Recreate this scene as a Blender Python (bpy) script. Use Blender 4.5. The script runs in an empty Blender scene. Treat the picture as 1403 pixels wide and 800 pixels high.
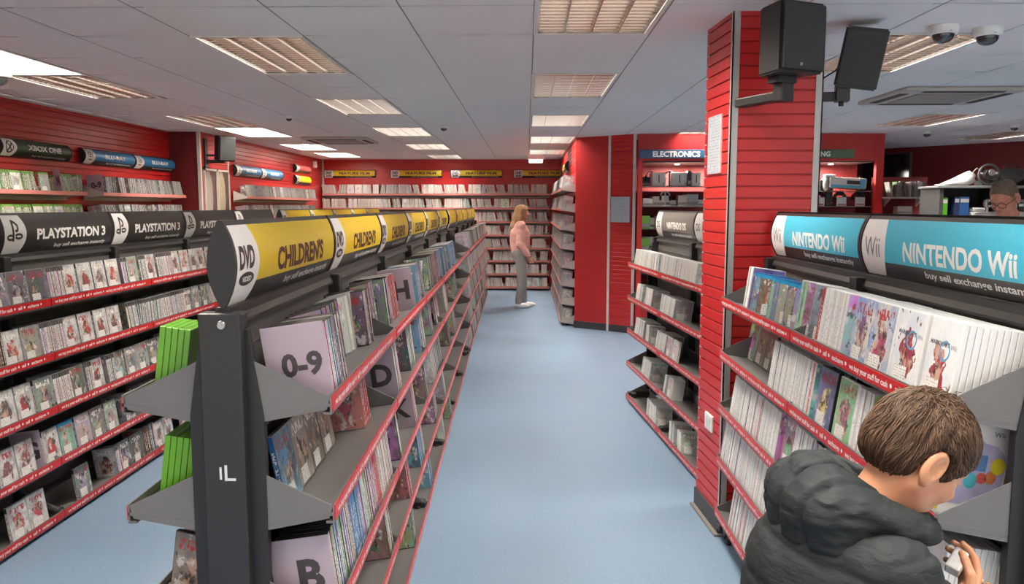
import bpy, bmesh, math, random
import numpy as np
from mathutils import Vector, Matrix, Euler
random.seed(7)
R = math.radians
SC = bpy.context.scene
COL = SC.collection
CEIL = 2.485

# ------------------------------------------------------------------ materials
def lin(c):
    return tuple((v / 12.92 if v <= .04045 else ((v + .055) / 1.055) ** 2.4) for v in c)
def rgb(r, g, b):
    return lin((r / 255, g / 255, b / 255))
MATS = {}
class NT:
    def __init__(s, name):
        s.m = bpy.data.materials.new(name); s.m.use_nodes = True
        s.t = s.m.node_tree; s.n = s.t.nodes; s.l = s.t.links
        s.b = s.n['Principled BSDF']
    def new(s, kind, **kw):
        nd = s.n.new(kind)
        for k, v in kw.items():
            if k.startswith('i_'):
                key = k[2:]
                nd.inputs[int(key) if key.isdigit() else key.replace('_', ' ')].default_value = v
            else: setattr(nd, k, v)
        return nd
    def link(s, a, b): s.l.new(a, b)
    def math(s, op, a, b=None, c=None):
        nd = s.n.new('ShaderNodeMath'); nd.operation = op
        for i, v in enumerate((a, b, c)):
            if v is None: continue
            if hasattr(v, 'is_output'): s.l.new(v, nd.inputs[i])
            else: nd.inputs[i].default_value = v
        return nd.outputs[0]
    def mix(s, fac, a, b):
        nd = s.n.new('ShaderNodeMix'); nd.data_type = 'RGBA'
        for k, v in ((0, fac), (6, a), (7, b)):
            if hasattr(v, 'is_output'): s.l.new(v, nd.inputs[k])
            elif k == 0: nd.inputs[k].default_value = v
            else: nd.inputs[k].default_value = tuple(v)[:3] + (1,)
        return nd.outputs[2]
    def ramp(s, fac, stops, interp='LINEAR'):
        nd = s.n.new('ShaderNodeValToRGB'); nd.color_ramp.interpolation = interp
        e = nd.color_ramp.elements
        e[0].position, e[0].color = stops[0][0], tuple(stops[0][1]) + (1,)
        e[1].position, e[1].color = stops[-1][0], tuple(stops[-1][1]) + (1,)
        for p, c in stops[1:-1]:
            q = e.new(p); q.color = tuple(c) + (1,)
        s.l.new(fac, nd.inputs[0]); return nd.outputs[0]
    def color(s, out): s.l.new(out, s.b.inputs['Base Color'])
    def bump(s, h, strength=.3, dist=.002):
        nd = s.n.new('ShaderNodeBump'); nd.inputs['Strength'].default_value = strength
        nd.inputs['Distance'].default_value = dist
        s.l.new(h, nd.inputs['Height']); s.l.new(nd.outputs[0], s.b.inputs['Normal'])

def mat(name, col, rough=.5, metal=0., spec=None, noise=0., nscale=40., bump=0., bscale=200., emit=0., coat=0., trans=0.):
    if name in MATS: return MATS[name]
    t = NT(name)
    t.b.inputs['Roughness'].default_value = rough; t.b.inputs['Metallic'].default_value = metal
    if spec is not None: t.b.inputs['Specular IOR Level'].default_value = spec
    if coat: t.b.inputs['Coat Weight'].default_value = coat
    if trans: t.b.inputs['Transmission Weight'].default_value = trans
    t.b.inputs['Base Color'].default_value = tuple(col) + (1,)
    if emit:
        t.b.inputs['Emission Color'].default_value = tuple(col) + (1,); t.b.inputs['Emission Strength'].default_value = emit
    tc = t.new('ShaderNodeTexCoord')
    if noise:
        n = t.new('ShaderNodeTexNoise', i_Scale=nscale, i_Detail=4.)
        t.link(tc.outputs['Object'], n.inputs['Vector'])
        a = tuple(max(0, v * (1 - noise)) for v in col); b = tuple(min(1, v * (1 + noise)) for v in col)
        t.color(t.mix(n.outputs[0], a, b))
    if bump:
        n = t.new('ShaderNodeTexNoise', i_Scale=bscale, i_Detail=3.)
        t.link(tc.outputs['Object'], n.inputs['Vector']); t.bump(n.outputs[0], bump)
    MATS[name] = t.m
    return t.m

# ------------------------------------------------------------------ mesh builder
class MB:
    def __init__(s): s.v = []; s.f = []; s.mi = []; s.uv = []; s.M = Matrix.Identity(4); s.smooth = []
    def addv(s, pts):
        k = len(s.v); s.v += [tuple(s.M @ Vector(p)) for p in pts]; return k
    def face(s, idx, mi=0, uv=None, smooth=False):
        s.f.append(tuple(idx)); s.mi.append(mi); s.uv.append(uv); s.smooth.append(smooth)
    def quad(s, a, b, c, d, mi=0, uv=True):
        k = s.addv([a, b, c, d]); s.face((k, k + 1, k + 2, k + 3), mi, [(0, 0), (1, 0), (1, 1), (0, 1)] if uv else None)
    def box(s, lo, hi, mi=0, mats=None):
        """mats: dict face-> material index, faces x- x+ y- y+ z- z+"""
        x0, y0, z0 = lo; x1, y1, z1 = hi
        g = lambda k: mi if not mats else mats.get(k, mi)
        s.quad((x0, y1, z0), (x0, y0, z0), (x0, y0, z1), (x0, y1, z1), g('x-'))
        s.quad((x1, y0, z0), (x1, y1, z0), (x1, y1, z1), (x1, y0, z1), g('x+'))
        s.quad((x0, y0, z0), (x1, y0, z0), (x1, y0, z1), (x0, y0, z1), g('y-'))
        s.quad((x1, y1, z0), (x0, y1, z0), (x0, y1, z1), (x1, y1, z1), g('y+'))
        s.quad((x0, y0, z1), (x1, y0, z1), (x1, y1, z1), (x0, y1, z1), g('z+'))
        s.quad((x0, y1, z0), (x1, y1, z0), (x1, y0, z0), (x0, y0, z0), g('z-'))
    def bbox(s, lo, hi, r=.004, mi=0):
        """box with chamfered edges"""
        bm = bmesh.new(); bmesh.ops.create_cube(bm, size=1)
        c = [(a + b) / 2 for a, b in zip(lo, hi)]; d = [b - a for a, b in zip(lo, hi)]
        for v in bm.verts: v.co = Vector((v.co.x * d[0] + c[0], v.co.y * d[1] + c[1], v.co.z * d[2] + c[2]))
        r = min(r, min(d) * .45)
        bmesh.ops.bevel(bm, geom=bm.edges[:], offset=r, segments=2, affect='EDGES', profile=.5)
        s.bm(bm, mi); bm.free()
    def bm(s, bm, mi=0, smooth=False):
        bm.verts.index_update(); k = s.addv([v.co for v in bm.verts])
        for f in bm.faces: s.face([k + v.index for v in f.verts], mi, None, smooth)
    def prism(s, poly, z0, z1, mi=0, axis='z', caps=True, smooth=False):
        """poly 2D (ccw) extruded; axis z: (x,y)->z ; axis y: (x,z) along y ; axis x: (y,z) along x"""
        def P(p, t):
            return {'z': (p[0], p[1], t), 'y': (p[0], t, p[1]), 'x': (t, p[0], p[1])}[axis]
        n = len(poly); k = s.addv([P(p, z0) for p in poly] + [P(p, z1) for p in poly])
        for i in range(n):
            j = (i + 1) % n; q = (k + i, k + j, k + n + j, k + n + i)
            s.face(q if axis != 'y' else q[::-1], mi, None, smooth)
        if caps:
            a = tuple(range(k + n - 1, k - 1, -1)); b = tuple(range(k + n, k + 2 * n))
            s.face(a if axis != 'y' else a[::-1], mi); s.face(b if axis != 'y' else b[::-1], mi)
    def tube(s, pts, r, n=8, mi=0, caps=True):
        pts = [Vector(p) for p in pts]; rr = r if isinstance(r, (list, tuple)) else [r] * len(pts)
        rings = []; prev = None
        for i, p in enumerate(pts):
            d = (pts[min(i + 1, len(pts) - 1)] - pts[max(i - 1, 0)]).normalized()
            if prev is None:
                a = d.orthogonal().normalized()
            else:
                a = (prev - d * prev.dot(d)).normalized()
            prev = a; b = d.cross(a)
            k = s.addv([p + (a * math.cos(2 * math.pi * j / n) + b * math.sin(2 * math.pi * j / n)) * rr[i] for j in range(n)])
            rings.append(k)
        for A, B in zip(rings, rings[1:]):
            for j in range(n): s.face((A + j, A + (j + 1) % n, B + (j + 1) % n, B + j), mi, None, True)
        if caps:
            s.face([rings[0] + j for j in range(n)][::-1], mi); s.face([rings[-1] + j for j in range(n)], mi)
    def lathe(s, prof, n=20, mi=0, c=(0, 0, 0), axis='z'):
        """prof [(r,z)]"""
        rings = []
        for r, z in prof:
            pts = []
            for j in range(n):
                a = 2 * math.pi * j / n; p = (r * math.cos(a), r * math.sin(a), z)
                if axis == 'y': p = (p[0], z, p[1])
                if axis == 'x': p = (z, p[0], p[1])
                pts.append((p[0] + c[0], p[1] + c[1], p[2] + c[2]))
            rings.append(s.addv(pts))
        for A, B in zip(rings, rings[1:]):
            for j in range(n): s.face((A + j, A + (j + 1) % n, B + (j + 1) % n, B + j), mi, None, True)
        s.face([rings[0] + j for j in range(n)][::-1], mi); s.face([rings[-1] + j for j in range(n)], mi)
    def mesh(s, name, mats):
        me = bpy.data.meshes.new(name); me.from_pydata(s.v, [], s.f)
        for m in (mats if isinstance(mats, (list, tuple)) else [mats]): me.materials.append(m)
        me.polygons.foreach_set('material_index', s.mi)
        me.polygons.foreach_set('use_smooth', s.smooth)
        if any(u is not None for u in s.uv):
            ul = me.uv_layers.new(name='UVMap'); buf = []
            for f, u in zip(s.f, s.uv):
                for q in range(len(f)): buf += list(u[q]) if u else [0.5, 0.5]
            ul.data.foreach_set('uv', buf)
        me.update(); return me
    def build(s, name, mats, parent=None, recalc=False):
        me = s.mesh(name, mats)
        if recalc:
            bm = bmesh.new(); bm.from_mesh(me); bmesh.ops.recalc_face_normals(bm, faces=bm.faces[:]); bm.to_mesh(me); bm.free()
        o = bpy.data.objects.new(name, me); COL.objects.link(o)
        if parent is not None: o.parent = parent
        return o

def empty(name, loc=(0, 0, 0), rz=0., parent=None):
    o = bpy.data.objects.new(name, None); COL.objects.link(o)
    o.location = loc; o.rotation_euler = (0, 0, rz); o.empty_display_size = .1
    if parent is not None: o.parent = parent
    return o
def obj(name, me, parent=None, M=None):
    o = bpy.data.objects.new(name, me); COL.objects.link(o)
    if parent is not None: o.parent = parent
    if M is not None: o.matrix_world = M
    return o
LABELS = {}
def tag(o, label, cat, group=None, kind=None):
    n = len(label.split())
    if not 4 <= n <= 16: print('LABEL LEN', n, label)
    if label in LABELS: print('DUP LABEL', label)
    LABELS[label] = 1
    o['label'] = label; o['category'] = cat
    if group: o['group'] = group
    if kind: o['kind'] = kind
    return o
def struct(o, label=None, cat=None):
    o['kind'] = 'structure'
    if label: o['label'] = label; o['category'] = cat
    return o
def ordinal(n):
    w = ['zeroth', 'first', 'second', 'third', 'fourth', 'fifth', 'sixth', 'seventh', 'eighth', 'ninth', 'tenth']
    if n < len(w): return w[n]
    s = 'th' if 10 <= n % 100 <= 20 else {1: 'st', 2: 'nd', 3: 'rd'}.get(n % 10, 'th')
    return f'{n}{s}'

# ------------------------------------------------------------------ text as mesh
TXT = {}
def text_mesh(s, height=1., bold=.0, shear=0., width=None, slices=0, ext=0.):
    """list of verts / faces; baseline-left at origin in x-y plane, cap height = height"""
    key = (s, height, bold, shear, width, slices, ext)
    if key in TXT: return TXT[key]
    cu = bpy.data.curves.new('lettering', 'FONT'); cu.body = s; cu.size = 1.; cu.offset = bold; cu.shear = 0
    cu.resolution_u = 3; cu.extrude = ext / height * .7 if ext else 0
    o = bpy.data.objects.new('lettering', cu); COL.objects.link(o)
    dg = bpy.context.evaluated_depsgraph_get(); dg.update()
    me = bpy.data.meshes.new_from_object(o.evaluated_get(dg))
    bpy.data.objects.remove(o); bpy.data.curves.remove(cu)
    bm = bmesh.new(); bm.from_mesh(me); bpy.data.meshes.remove(me)
    xs = [v.co.x for v in bm.verts]
    cap = .729
    sc = height / cap; x0 = min(xs); w = (max(xs) - x0) * sc
    sx = sc if width is None else width / (max(xs) - x0)
    for v in bm.verts: v.co = Vector(((v.co.x - x0) * sx + shear * v.co.y * sc, v.co.y * sc, v.co.z * sc))
    if slices:
        for k in range(-2, slices + 2):
            y = height * k / slices
            bmesh.ops.bisect_plane(bm, geom=bm.verts[:] + bm.edges[:] + bm.faces[:], plane_co=(0, y, 0), plane_no=(0, 1, 0))
    bmesh.ops.triangulate(bm, faces=bm.faces[:])
    bm.verts.index_update()
    vs = [tuple(v.co) for v in bm.verts]; fs = [tuple(v.index for v in f.verts) for f in bm.faces]
    # make +z facing
    bm.normal_update()
    fs = [f if g.normal.z >= 0 else f[::-1] for f, g in zip(fs, bm.faces)] if not ext else fs
    bm.free()
    TXT[key] = (vs, fs, (width if width is not None else w)); return TXT[key]
def put_text(mb, s, fn, height, x=0., y=0., mi=0, **kw):
    """fn maps (u,v) to 3D point"""
    vs, fs, w = text_mesh(s, height, **kw)
    k = mb.addv([fn(x + p[0], y + p[1]) for p in vs])
    for f in fs: mb.face([k + i for i in f], mi)
    return w
def text_width(s, height, **kw): return text_mesh(s, height, **kw)[2]

# ------------------------------------------------------------------ signed-distance modelling (people)
def surfnet(f, lo, hi, h):
    lo = np.array(lo, float); n = np.ceil((np.array(hi) - lo) / h).astype(int) + 1
    ax = [lo[i] + h * np.arange(n[i]) for i in range(3)]
    G = np.stack(np.meshgrid(*ax, indexing='ij'), -1)
    V = np.empty(n)
    for i in range(0, n[0], 24): V[i:i + 24] = f(G[i:i + 24].reshape(-1, 3)).reshape(G[i:i + 24].shape[:3])
    S = V < 0
    c = np.zeros((n[0] - 1, n[1] - 1, n[2] - 1), int)
    sl = lambda d: tuple(slice(d[k], n[k] - 1 + d[k]) for k in range(3))
    for a in (0, 1):
        for b in (0, 1):
            for d in (0, 1): c += S[sl((a, b, d))]
    act = (c > 0) & (c < 8); idx = -np.ones(act.shape, int); idx[act] = np.arange(act.sum())
    I = np.argwhere(act); acc = np.zeros((len(I), 3)); cnt = np.zeros(len(I))
    corners = [(a, b, d) for a in (0, 1) for b in (0, 1) for d in (0, 1)]
    for p in corners:
        for k in range(3):
            if p[k]: continue
            q = list(p); q[k] = 1
            A = V[tuple((I + p).T)]; B = V[tuple((I + q).T)]
            m = (A < 0) != (B < 0); t = A[m] / (A[m] - B[m])
            acc[m] += (np.array(p) + t[:, None] * (np.array(q) - np.array(p))); cnt[m] += 1
    verts = lo + h * (I + acc / cnt[:, None])
    faces = []
    for k in range(3):
        a, b = (k + 1) % 3, (k + 2) % 3
        s0 = [slice(1, n[i] - 1) for i in range(3)]; s0[k] = slice(0, n[k] - 1); s1 = list(s0); s1[k] = slice(1, n[k])
        A = S[tuple(s0)]; B = S[tuple(s1)]; E = np.argwhere(A != B)
        off = np.array([1, 1, 1]); off[k] = 0; E0 = E + off
        ea = np.zeros(3, int); ea[a] = 1; eb = np.zeros(3, int); eb[b] = 1
        q = np.stack([idx[tuple((E0 - ea - eb).T)], idx[tuple((E0 - eb).T)], idx[tuple(E0.T)], idx[tuple((E0 - ea).T)]], 1)
        fl = ~A[tuple(E.T)]; q[fl] = q[fl][:, ::-1]
        faces.append(q)
    F = np.concatenate(faces); F = F[(F >= 0).all(1)]
    return verts, F
def np_mesh(name, parts, mats, smooth=True):
    vs = []; fs = []; k = 0
    for v, f in parts:
        vs.append(v); fs.append(f + k); k += len(v)
    v = np.concatenate(vs); f = np.concatenate(fs)
    me = bpy.data.meshes.new(name); me.from_pydata(v.tolist(), [], f.tolist())
    for m in (mats if isinstance(mats, (list, tuple)) else [mats]): me.materials.append(m)
    me.polygons.foreach_set('use_smooth', [smooth] * len(f)); me.update(); return me
def d_cap(P, a, b, ra, rb):
    a = np.array(a, float); b = np.array(b, float); ab = b - a
    t = np.clip(((P - a) @ ab) / max(ab @ ab, 1e-9), 0, 1)
    return np.linalg.norm(P - a - t[:, None] * ab, axis=1) - (ra + (rb - ra) * t)
def d_ell(P, c, r, M=None):
    q = P - np.array(c, float)
    if M is not None: q = q @ M
    r = np.array(r, float); k0 = np.linalg.norm(q / r, axis=1); k1 = np.linalg.norm(q / r ** 2, axis=1)
    return k0 * (k0 - 1) / np.maximum(k1, 1e-9)
def smin(a, b, k):
    h = np.clip(.5 + .5 * (b - a) / k, 0, 1); return b + (a - b) * h - k * h * (1 - h)
def smax(a, b, k): return -smin(-a, -b, k)
def vnoise(P, s, seed=0):
    """smooth value noise in -1..1"""
    q = P * s; i = np.floor(q).astype(np.int64); f = q - i; f = f * f * (3 - 2 * f)
    def hsh(j):
        x = (j[:, 0] * 374761393 + j[:, 1] * 668265263 + j[:, 2] * 2147483647 + seed * 1274126177) & 0xffffffff
        x = ((x ^ (x >> 13)) * 1274126177) & 0xffffffff
        return ((x ^ (x >> 16)) & 0xffff) / 32768. - 1
    o = 0
    for a in (0, 1):
        for b in (0, 1):
            for c in (0, 1):
                w = (f[:, 0] if a else 1 - f[:, 0]) * (f[:, 1] if b else 1 - f[:, 1]) * (f[:, 2] if c else 1 - f[:, 2])
                o = o + w * hsh(i + np.array([a, b, c]))
    return o
# ================================================================== SETTING
RED = mat('red slatwall laminate', rgb(190, 35, 36), .34, noise=.05, nscale=6)
REDP = mat('red painted panel', rgb(180, 32, 34), .45, noise=.04, nscale=3)
DRED = mat('dark red wall paint', rgb(112, 24, 24), .6, noise=.05, nscale=3)
ALU = mat('cream aluminium trim', rgb(205, 196, 188), .4, .0, noise=.04, nscale=8)
DPL = mat('dark grey plinth', rgb(52, 52, 54), .5, noise=.08, nscale=12)
BLK = mat('black powder coat', rgb(34, 34, 35), .42, bump=.08, bscale=500)
BLK2 = mat('black plastic', rgb(24, 24, 25), .5, bump=.1, bscale=300)
WHT = mat('white plastic', rgb(222, 220, 215), .4)
WHTB = mat('warm white enamel', rgb(228, 224, 218), .35)

def floor_mat():
    t = NT('blue speckled vinyl'); tc = t.new('ShaderNodeTexCoord')
    n1 = t.new('ShaderNodeTexNoise', i_Scale=220., i_Detail=2.); n2 = t.new('ShaderNodeTexVoronoi', i_Scale=150.)
    n3 = t.new('ShaderNodeTexNoise', i_Scale=1.6, i_Detail=5.)
    for n in (n1, n2, n3): t.link(tc.outputs['Object'], n.inputs['Vector'])
    a = t.mix(t.ramp(n1.outputs[0], [(.38, (0, 0, 0)), (.62, (1, 1, 1))]), rgb(104, 130, 154), rgb(134, 155, 173))
    b = t.mix(t.ramp(n2.outputs['Distance'], [(.0, (1, 1, 1)), (.22, (0, 0, 0))]), a, rgb(166, 180, 192))
    n4 = t.new('ShaderNodeTexVoronoi', i_Scale=83.); t.link(tc.outputs['Object'], n4.inputs['Vector'])
    b = t.mix(t.ramp(n4.outputs['Distance'], [(.0, (.8, .8, .8)), (.18, (0, 0, 0))]), b, rgb(86, 110, 138))
    g = t.ramp(n3.outputs[0], [(.3, (.93, .93, .93)), (.7, (1, 1, 1))])
    mx = t.new('ShaderNodeMix', data_type='RGBA', blend_type='MULTIPLY'); mx.inputs[0].default_value = 1
    t.link(b, mx.inputs[6]); t.link(g, mx.inputs[7])
    # sheet seams every 2 m
    sep = t.new('ShaderNodeSeparateXYZ'); t.link(tc.outputs['Object'], sep.inputs[0])
    fr = t.math('FRACT', t.math('MULTIPLY_ADD', sep.outputs[1], .5, .16))
    seam = t.math('LESS_THAN', fr, .0016)
    c = t.mix(seam, mx.outputs[2], rgb(110, 132, 155))
    t.color(c)
    rr = t.ramp(n3.outputs[0], [(.3, (.36, .36, .36)), (.7, (.5, .5, .5))])
    t.link(rr, t.b.inputs['Roughness']); t.b.inputs['Specular IOR Level'].default_value = .45
    t.bump(n1.outputs[0], .06, .001)
    return t.m
mb = MB(); mb.box((-4.6, -2.2, -.06), (8.6, 15.6, 0))
fl = struct(mb.build('floor', floor_mat()))

# ---------------- ceiling of 600 mm tiles with openings where the light fittings sit
XS = [-4.62] + [.034 + .6 * k for k in range(-7, 5)] + [3.05, 3.85, 4.45, 5.05, 5.65, 6.25, 6.85, 7.45, 8.6]
YS = [-2.2] + [.016 + .6 * k for k in range(-3, 26)] + [15.6]
FIT = []          # (x0, y0, kind)
gx = lambda k: .034 + .6 * k
gy = lambda k: .016 + .6 * k
for k in (1, 5, 9, 13, 17, 21): FIT.append((gx(0), gy(k), 'louvre'))
for k in (-1, 3, 7, 11, 15, 19, 23): FIT.append((gx(-3), gy(k), 'louvre'))
for k, t in ((0, 'louvre'), (5, 'open'), (9, 'louvre'), (13, 'louvre'), (15, 'open'), (19, 'open'), (22, 'open')): FIT.append((gx(-6), gy(k) if k != 5 else gy(7), t))
FIT.append((gx(-6), gy(9), 'louvre')) if False else None
for k in (-1, 3, 7): FIT.append((gx(3), gy(k), 'louvre'))
for k in (13,): FIT.append((3.85, gy(k), 'louvre'))
FIT += [(5.65, gy(5), 'louvre'), (5.65, gy(10), 'louvre'), (5.65, gy(16), 'louvre'), (gx(3), gy(16), 'louvre'), (3.85, gy(1), 'louvre')]
def tile_mat():
    t = NT('mineral fibre ceiling tile'); tc = t.new('ShaderNodeTexCoord')
    n = t.new('ShaderNodeTexNoise', i_Scale=260., i_Detail=3.); n2 = t.new('ShaderNodeTexNoise', i_Scale=.9, i_Detail=3.)
    t.link(tc.outputs['Object'], n.inputs['Vector']); t.link(tc.outputs['Object'], n2.inputs['Vector'])
    t.color(t.mix(n2.outputs[0], rgb(226, 222, 219), rgb(236, 233, 231)))
    t.b.inputs['Roughness'].default_value = .85; t.bump(n.outputs[0], .15, .001); return t.m
TILE = tile_mat(); TBAR = mat('ceiling grid bar', rgb(142, 136, 132), .5)
mb = MB(); holes = set()
for x0, y0, k in FIT:
    for j in (0, 1): holes.add((round(x0, 2), round(y0 + .6 * j, 2)))
g = .004
for xa, xb in zip(XS, XS[1:]):
    for ya, yb in zip(YS, YS[1:]):
        if (round(xa, 2), round(ya, 2)) in holes: continue
        mb.quad((xa + g, yb - g, CEIL), (xb - g, yb - g, CEIL), (xb - g, ya + g, CEIL), (xa + g, ya + g, CEIL), 0)
for x in XS[1:-1]: mb.box((x - .011, YS[0], CEIL + .003), (x + .011, YS[-1], CEIL + .02), 1)
for y in YS[1:-1]:
    # cross bars stop at the openings
    seg = []; start = XS[0]
    for xa, xb in zip(XS, XS[1:]):
        inside = any(abs(xa - x0) < .02 and y0 + .05 < y < y0 + 1.15 for x0, y0, k in FIT)
        if inside:
            if xa > start: seg.append((start, xa))
            start = xb
    seg.append((start, XS[-1]))
    for a, b in seg: mb.box((a, y - .011, CEIL + .003), (b, y + .011, CEIL + .02), 1)
mb.box((XS[0], YS[0], CEIL + .16), (XS[-1], YS[-1], CEIL + .2), 0)
struct(mb.build('ceiling', [TILE, TBAR]))

# ---------------- slatwall and walls
def slat(name, p0, p1, z0, z1, m=None, pitch=.055, thick=.018, parent=None, zoff=0):
    """slats run p0->p1; the visible side is to the right of that direction"""
    p0 = Vector((*p0, 0)); p1 = Vector((*p1, 0)); d = (p1 - p0); n = Vector((d.y, -d.x, 0)).normalized()
    prof = [(0, z0), (thick, z0)]; z = z0 + zoff
    while z + pitch < z1:
        z += pitch
        prof += [(thick, z - .008), (thick - .002, z - .006), (.006, z - .006), (.006, z), (thick - .002, z), (thick, z + .002)]
    prof += [(thick, z1), (0, z1)]
    mb = MB(); k0 = mb.addv([p0 + n * o + Vector((0, 0, q)) for o, q in prof]); k1 = mb.addv([p1 + n * o + Vector((0, 0, q)) for o, q in prof])
    N = len(prof)
    for i in range(N - 1): mb.face((k0 + i, k1 + i, k1 + i + 1, k0 + i + 1)[::1])
    mb.face([k0 + i for i in range(N)]); mb.face([k1 + i for i in range(N)][::-1])
    mb.face((k0 + N - 1, k1 + N - 1, k1, k0))
    return mb.build(name, m or RED, parent, recalc=True)
def wallbox(name, p0, p1, z0, z1, m, thick=.08):
    p0 = Vector((*p0, 0)); p1 = Vector((*p1, 0)); d = (p1 - p0); n = Vector((d.y, -d.x, 0)).normalized()
    mb = MB(); mb.prism([(p0.x, p0.y), (p0.x - n.x * thick, p0.y - n.y * thick), (p1.x - n.x * thick, p1.y - n.y * thick), (p1.x, p1.y)], z0, z1)
    return mb.build(name, m, recalc=True)
def skirt(name, p0, p1, h=.09, m=None, out=.022):
    p0 = Vector((*p0, 0)); p1 = Vector((*p1, 0)); n = Vector(((p1 - p0).y, -(p1 - p0).x, 0)).normalized()
    mb = MB(); a = [(p0.x, p0.y), (p1.x, p1.y), (p1.x + n.x * out, p1.y + n.y * out), (p0.x + n.x * out, p0.y + n.y * out)]
    mb.prism(a, 0, h); return struct(mb.build(name, m or DPL, recalc=True))
def post(name, x, y, w=.03, z0=0, z1=CEIL, m=None, rz=0):
    mb = MB(); mb.bbox((-w / 2, -w / 2, z0), (w / 2, w / 2, z1), .003)
    o = mb.build(name, m or ALU); o.location = (x, y, 0); o.rotation_euler = (0, 0, rz); return struct(o)

LX, LX2, BY = -4.3, -3.92, 15.2
wallbox('wall_left', (LX, -2.2), (LX, 9.5), 0, CEIL + .02, DRED)          # backing, faces +x
for o in (bpy.data.objects['wall_left'],): struct(o)
# visible side is right of direction: for a wall facing +x go from high y... direction (0,1): right = +x
struct(slat('wall_left_panel', (LX, -2.2), (LX, 9.5), .09, CEIL))
struct(wallbox('wall_left_return', (LX - .1, 9.5), (LX2, 9.5), 0, CEIL + .02, DRED))
struct(slat('wall_left_far_panel', (LX2, 9.51), (LX2, BY), .09, CEIL))
struct(wallbox('wall_left_far', (LX2 - .001, 9.53), (LX2 - .001, BY), 0, CEIL + .02, DRED))
struct(slat('wall_back_panel', (LX2, BY), (.66, BY), .09, CEIL))
struct(wallbox('wall_back', (LX2 - .1, BY + .001), (.9, BY + .001), 0, CEIL + .02, DRED))
struct(slat('wall_aisle_panel', (.66, BY), (.66, 10.4), .09, CEIL))
struct(wallbox('wall_aisle', (.661, BY), (.661, 10.42), 0, CEIL + .02, DRED, .06))
struct(wallbox('wall_corner_panel', (.64, 10.4), (1.05, 10.13), 0, CEIL + .01, REDP))
struct(slat('wall_corner_slats', (1.05, 10.13), (1.33, 9.92), .09, CEIL))
struct(wallbox('wall_corner', (1.05, 10.135), (1.33, 9.93), 0, CEIL + .02, DRED, .06))
skirt('baseboard_corner', (.64, 10.4), (1.05, 10.13)); skirt('baseboard_corner_slats', (1.05, 10.13), (1.33, 9.92))
skirt('baseboard_aisle', (.66, BY), (.66, 10.4)); skirt('baseboard_left', (LX, -2.2), (LX, 9.5)); skirt('baseboard_back', (LX2, BY), (.66, BY))
post('trim_1', LX2 + .0, 9.5, .04); post('trim_2', LX2 + .012, 10.36, .03); post('trim_3', LX2 + .02, BY - .02, .05)
post('trim_4', 1.055, 10.118, .035, rz=R(-35)); post('trim_5', 1.335, 9.905, .035)
# right-hand rear walls
struct(wallbox('wall_right_rear', (4.4, 13.7), (8.3, 9.4), 0, CEIL + .02, DRED))
struct(wallbox('wall_right', (8.3, 9.4), (8.3, -2.2), 0, CEIL + .02, DRED))
struct(wallbox('wall_niche', (1.3, 10.75), (4.36, 10.75), 0, CEIL + .02, DRED))
struct(wallbox('wall_niche_side', (4.36, 10.7), (4.36, 13.8), 0, CEIL + .02, DRED, .05))

# ---------------- red pillar
PX0, PX1, PY0, PY1 = .945, 1.36, 3.735, 4.13
mb = MB(); mb.box((PX0 + .02, PY0 + .02, 0), (PX1 - .02, PY1, CEIL + .02))
pil = struct(mb.build('pillar', DRED))
slat('pillar_front_panel', (PX0, PY0 + .018), (PX1, PY0 + .018), .1, CEIL, parent=pil)
slat('pillar_left_panel', (PX0 + .018 - .03, PY1), (PX0 + .018, PY0), .1, CEIL, parent=pil)
slat('pillar_right_panel', (PX1 - .018, PY0), (PX1 - .018, PY1), .1, CEIL, parent=pil)
for o in pil.children: o['kind'] = 'structure'
for i, (x, y) in enumerate(((PX0 - .003, PY0 - .003), (PX1 + .003, PY0 - .003))):
    mb = MB()
    s = 1 if i == 0 else -1
    mb.box((x, y, .1), (x + s * .034, y + .006, CEIL)) if s > 0 else mb.box((x - .034, y, .1), (x, y + .006, CEIL))
    mb.box((x, y, .1), (x + .006, y + .03, CEIL)) if s > 0 else mb.box((x - .006, y, .1), (x, y + .03, CEIL))
    o = mb.build('corner_trim', mat('grey aluminium trim', rgb(176, 172, 168), .35, .3), pil); o['kind'] = 'structure'
mb = MB(); mb.box((PX0 - .028, PY1 - .02, .1), (PX0 - .010, PY1 + .008, CEIL)); mb.build('corner_trim', ALU, pil)['kind'] = 'structure'
mb = MB()
mb.prism([(PX0 - .012, PY0 - .012), (PX1 + .012, PY0 - .012), (PX1 + .012, PY1), (PX0 - .04, PY1)], 0, .1, 0)
mb.prism([(PX0 - .03, PY0 - .03), (PX1 + .03, PY0 - .03), (PX1 + .03, PY1), (PX0 - .06, PY1)], 0, .014, 1)
mb.build('pillar_plinth', [DPL, mat('grey skirting ledge', rgb(120, 116, 112), .5)], pil)['kind'] = 'structure'

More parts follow.
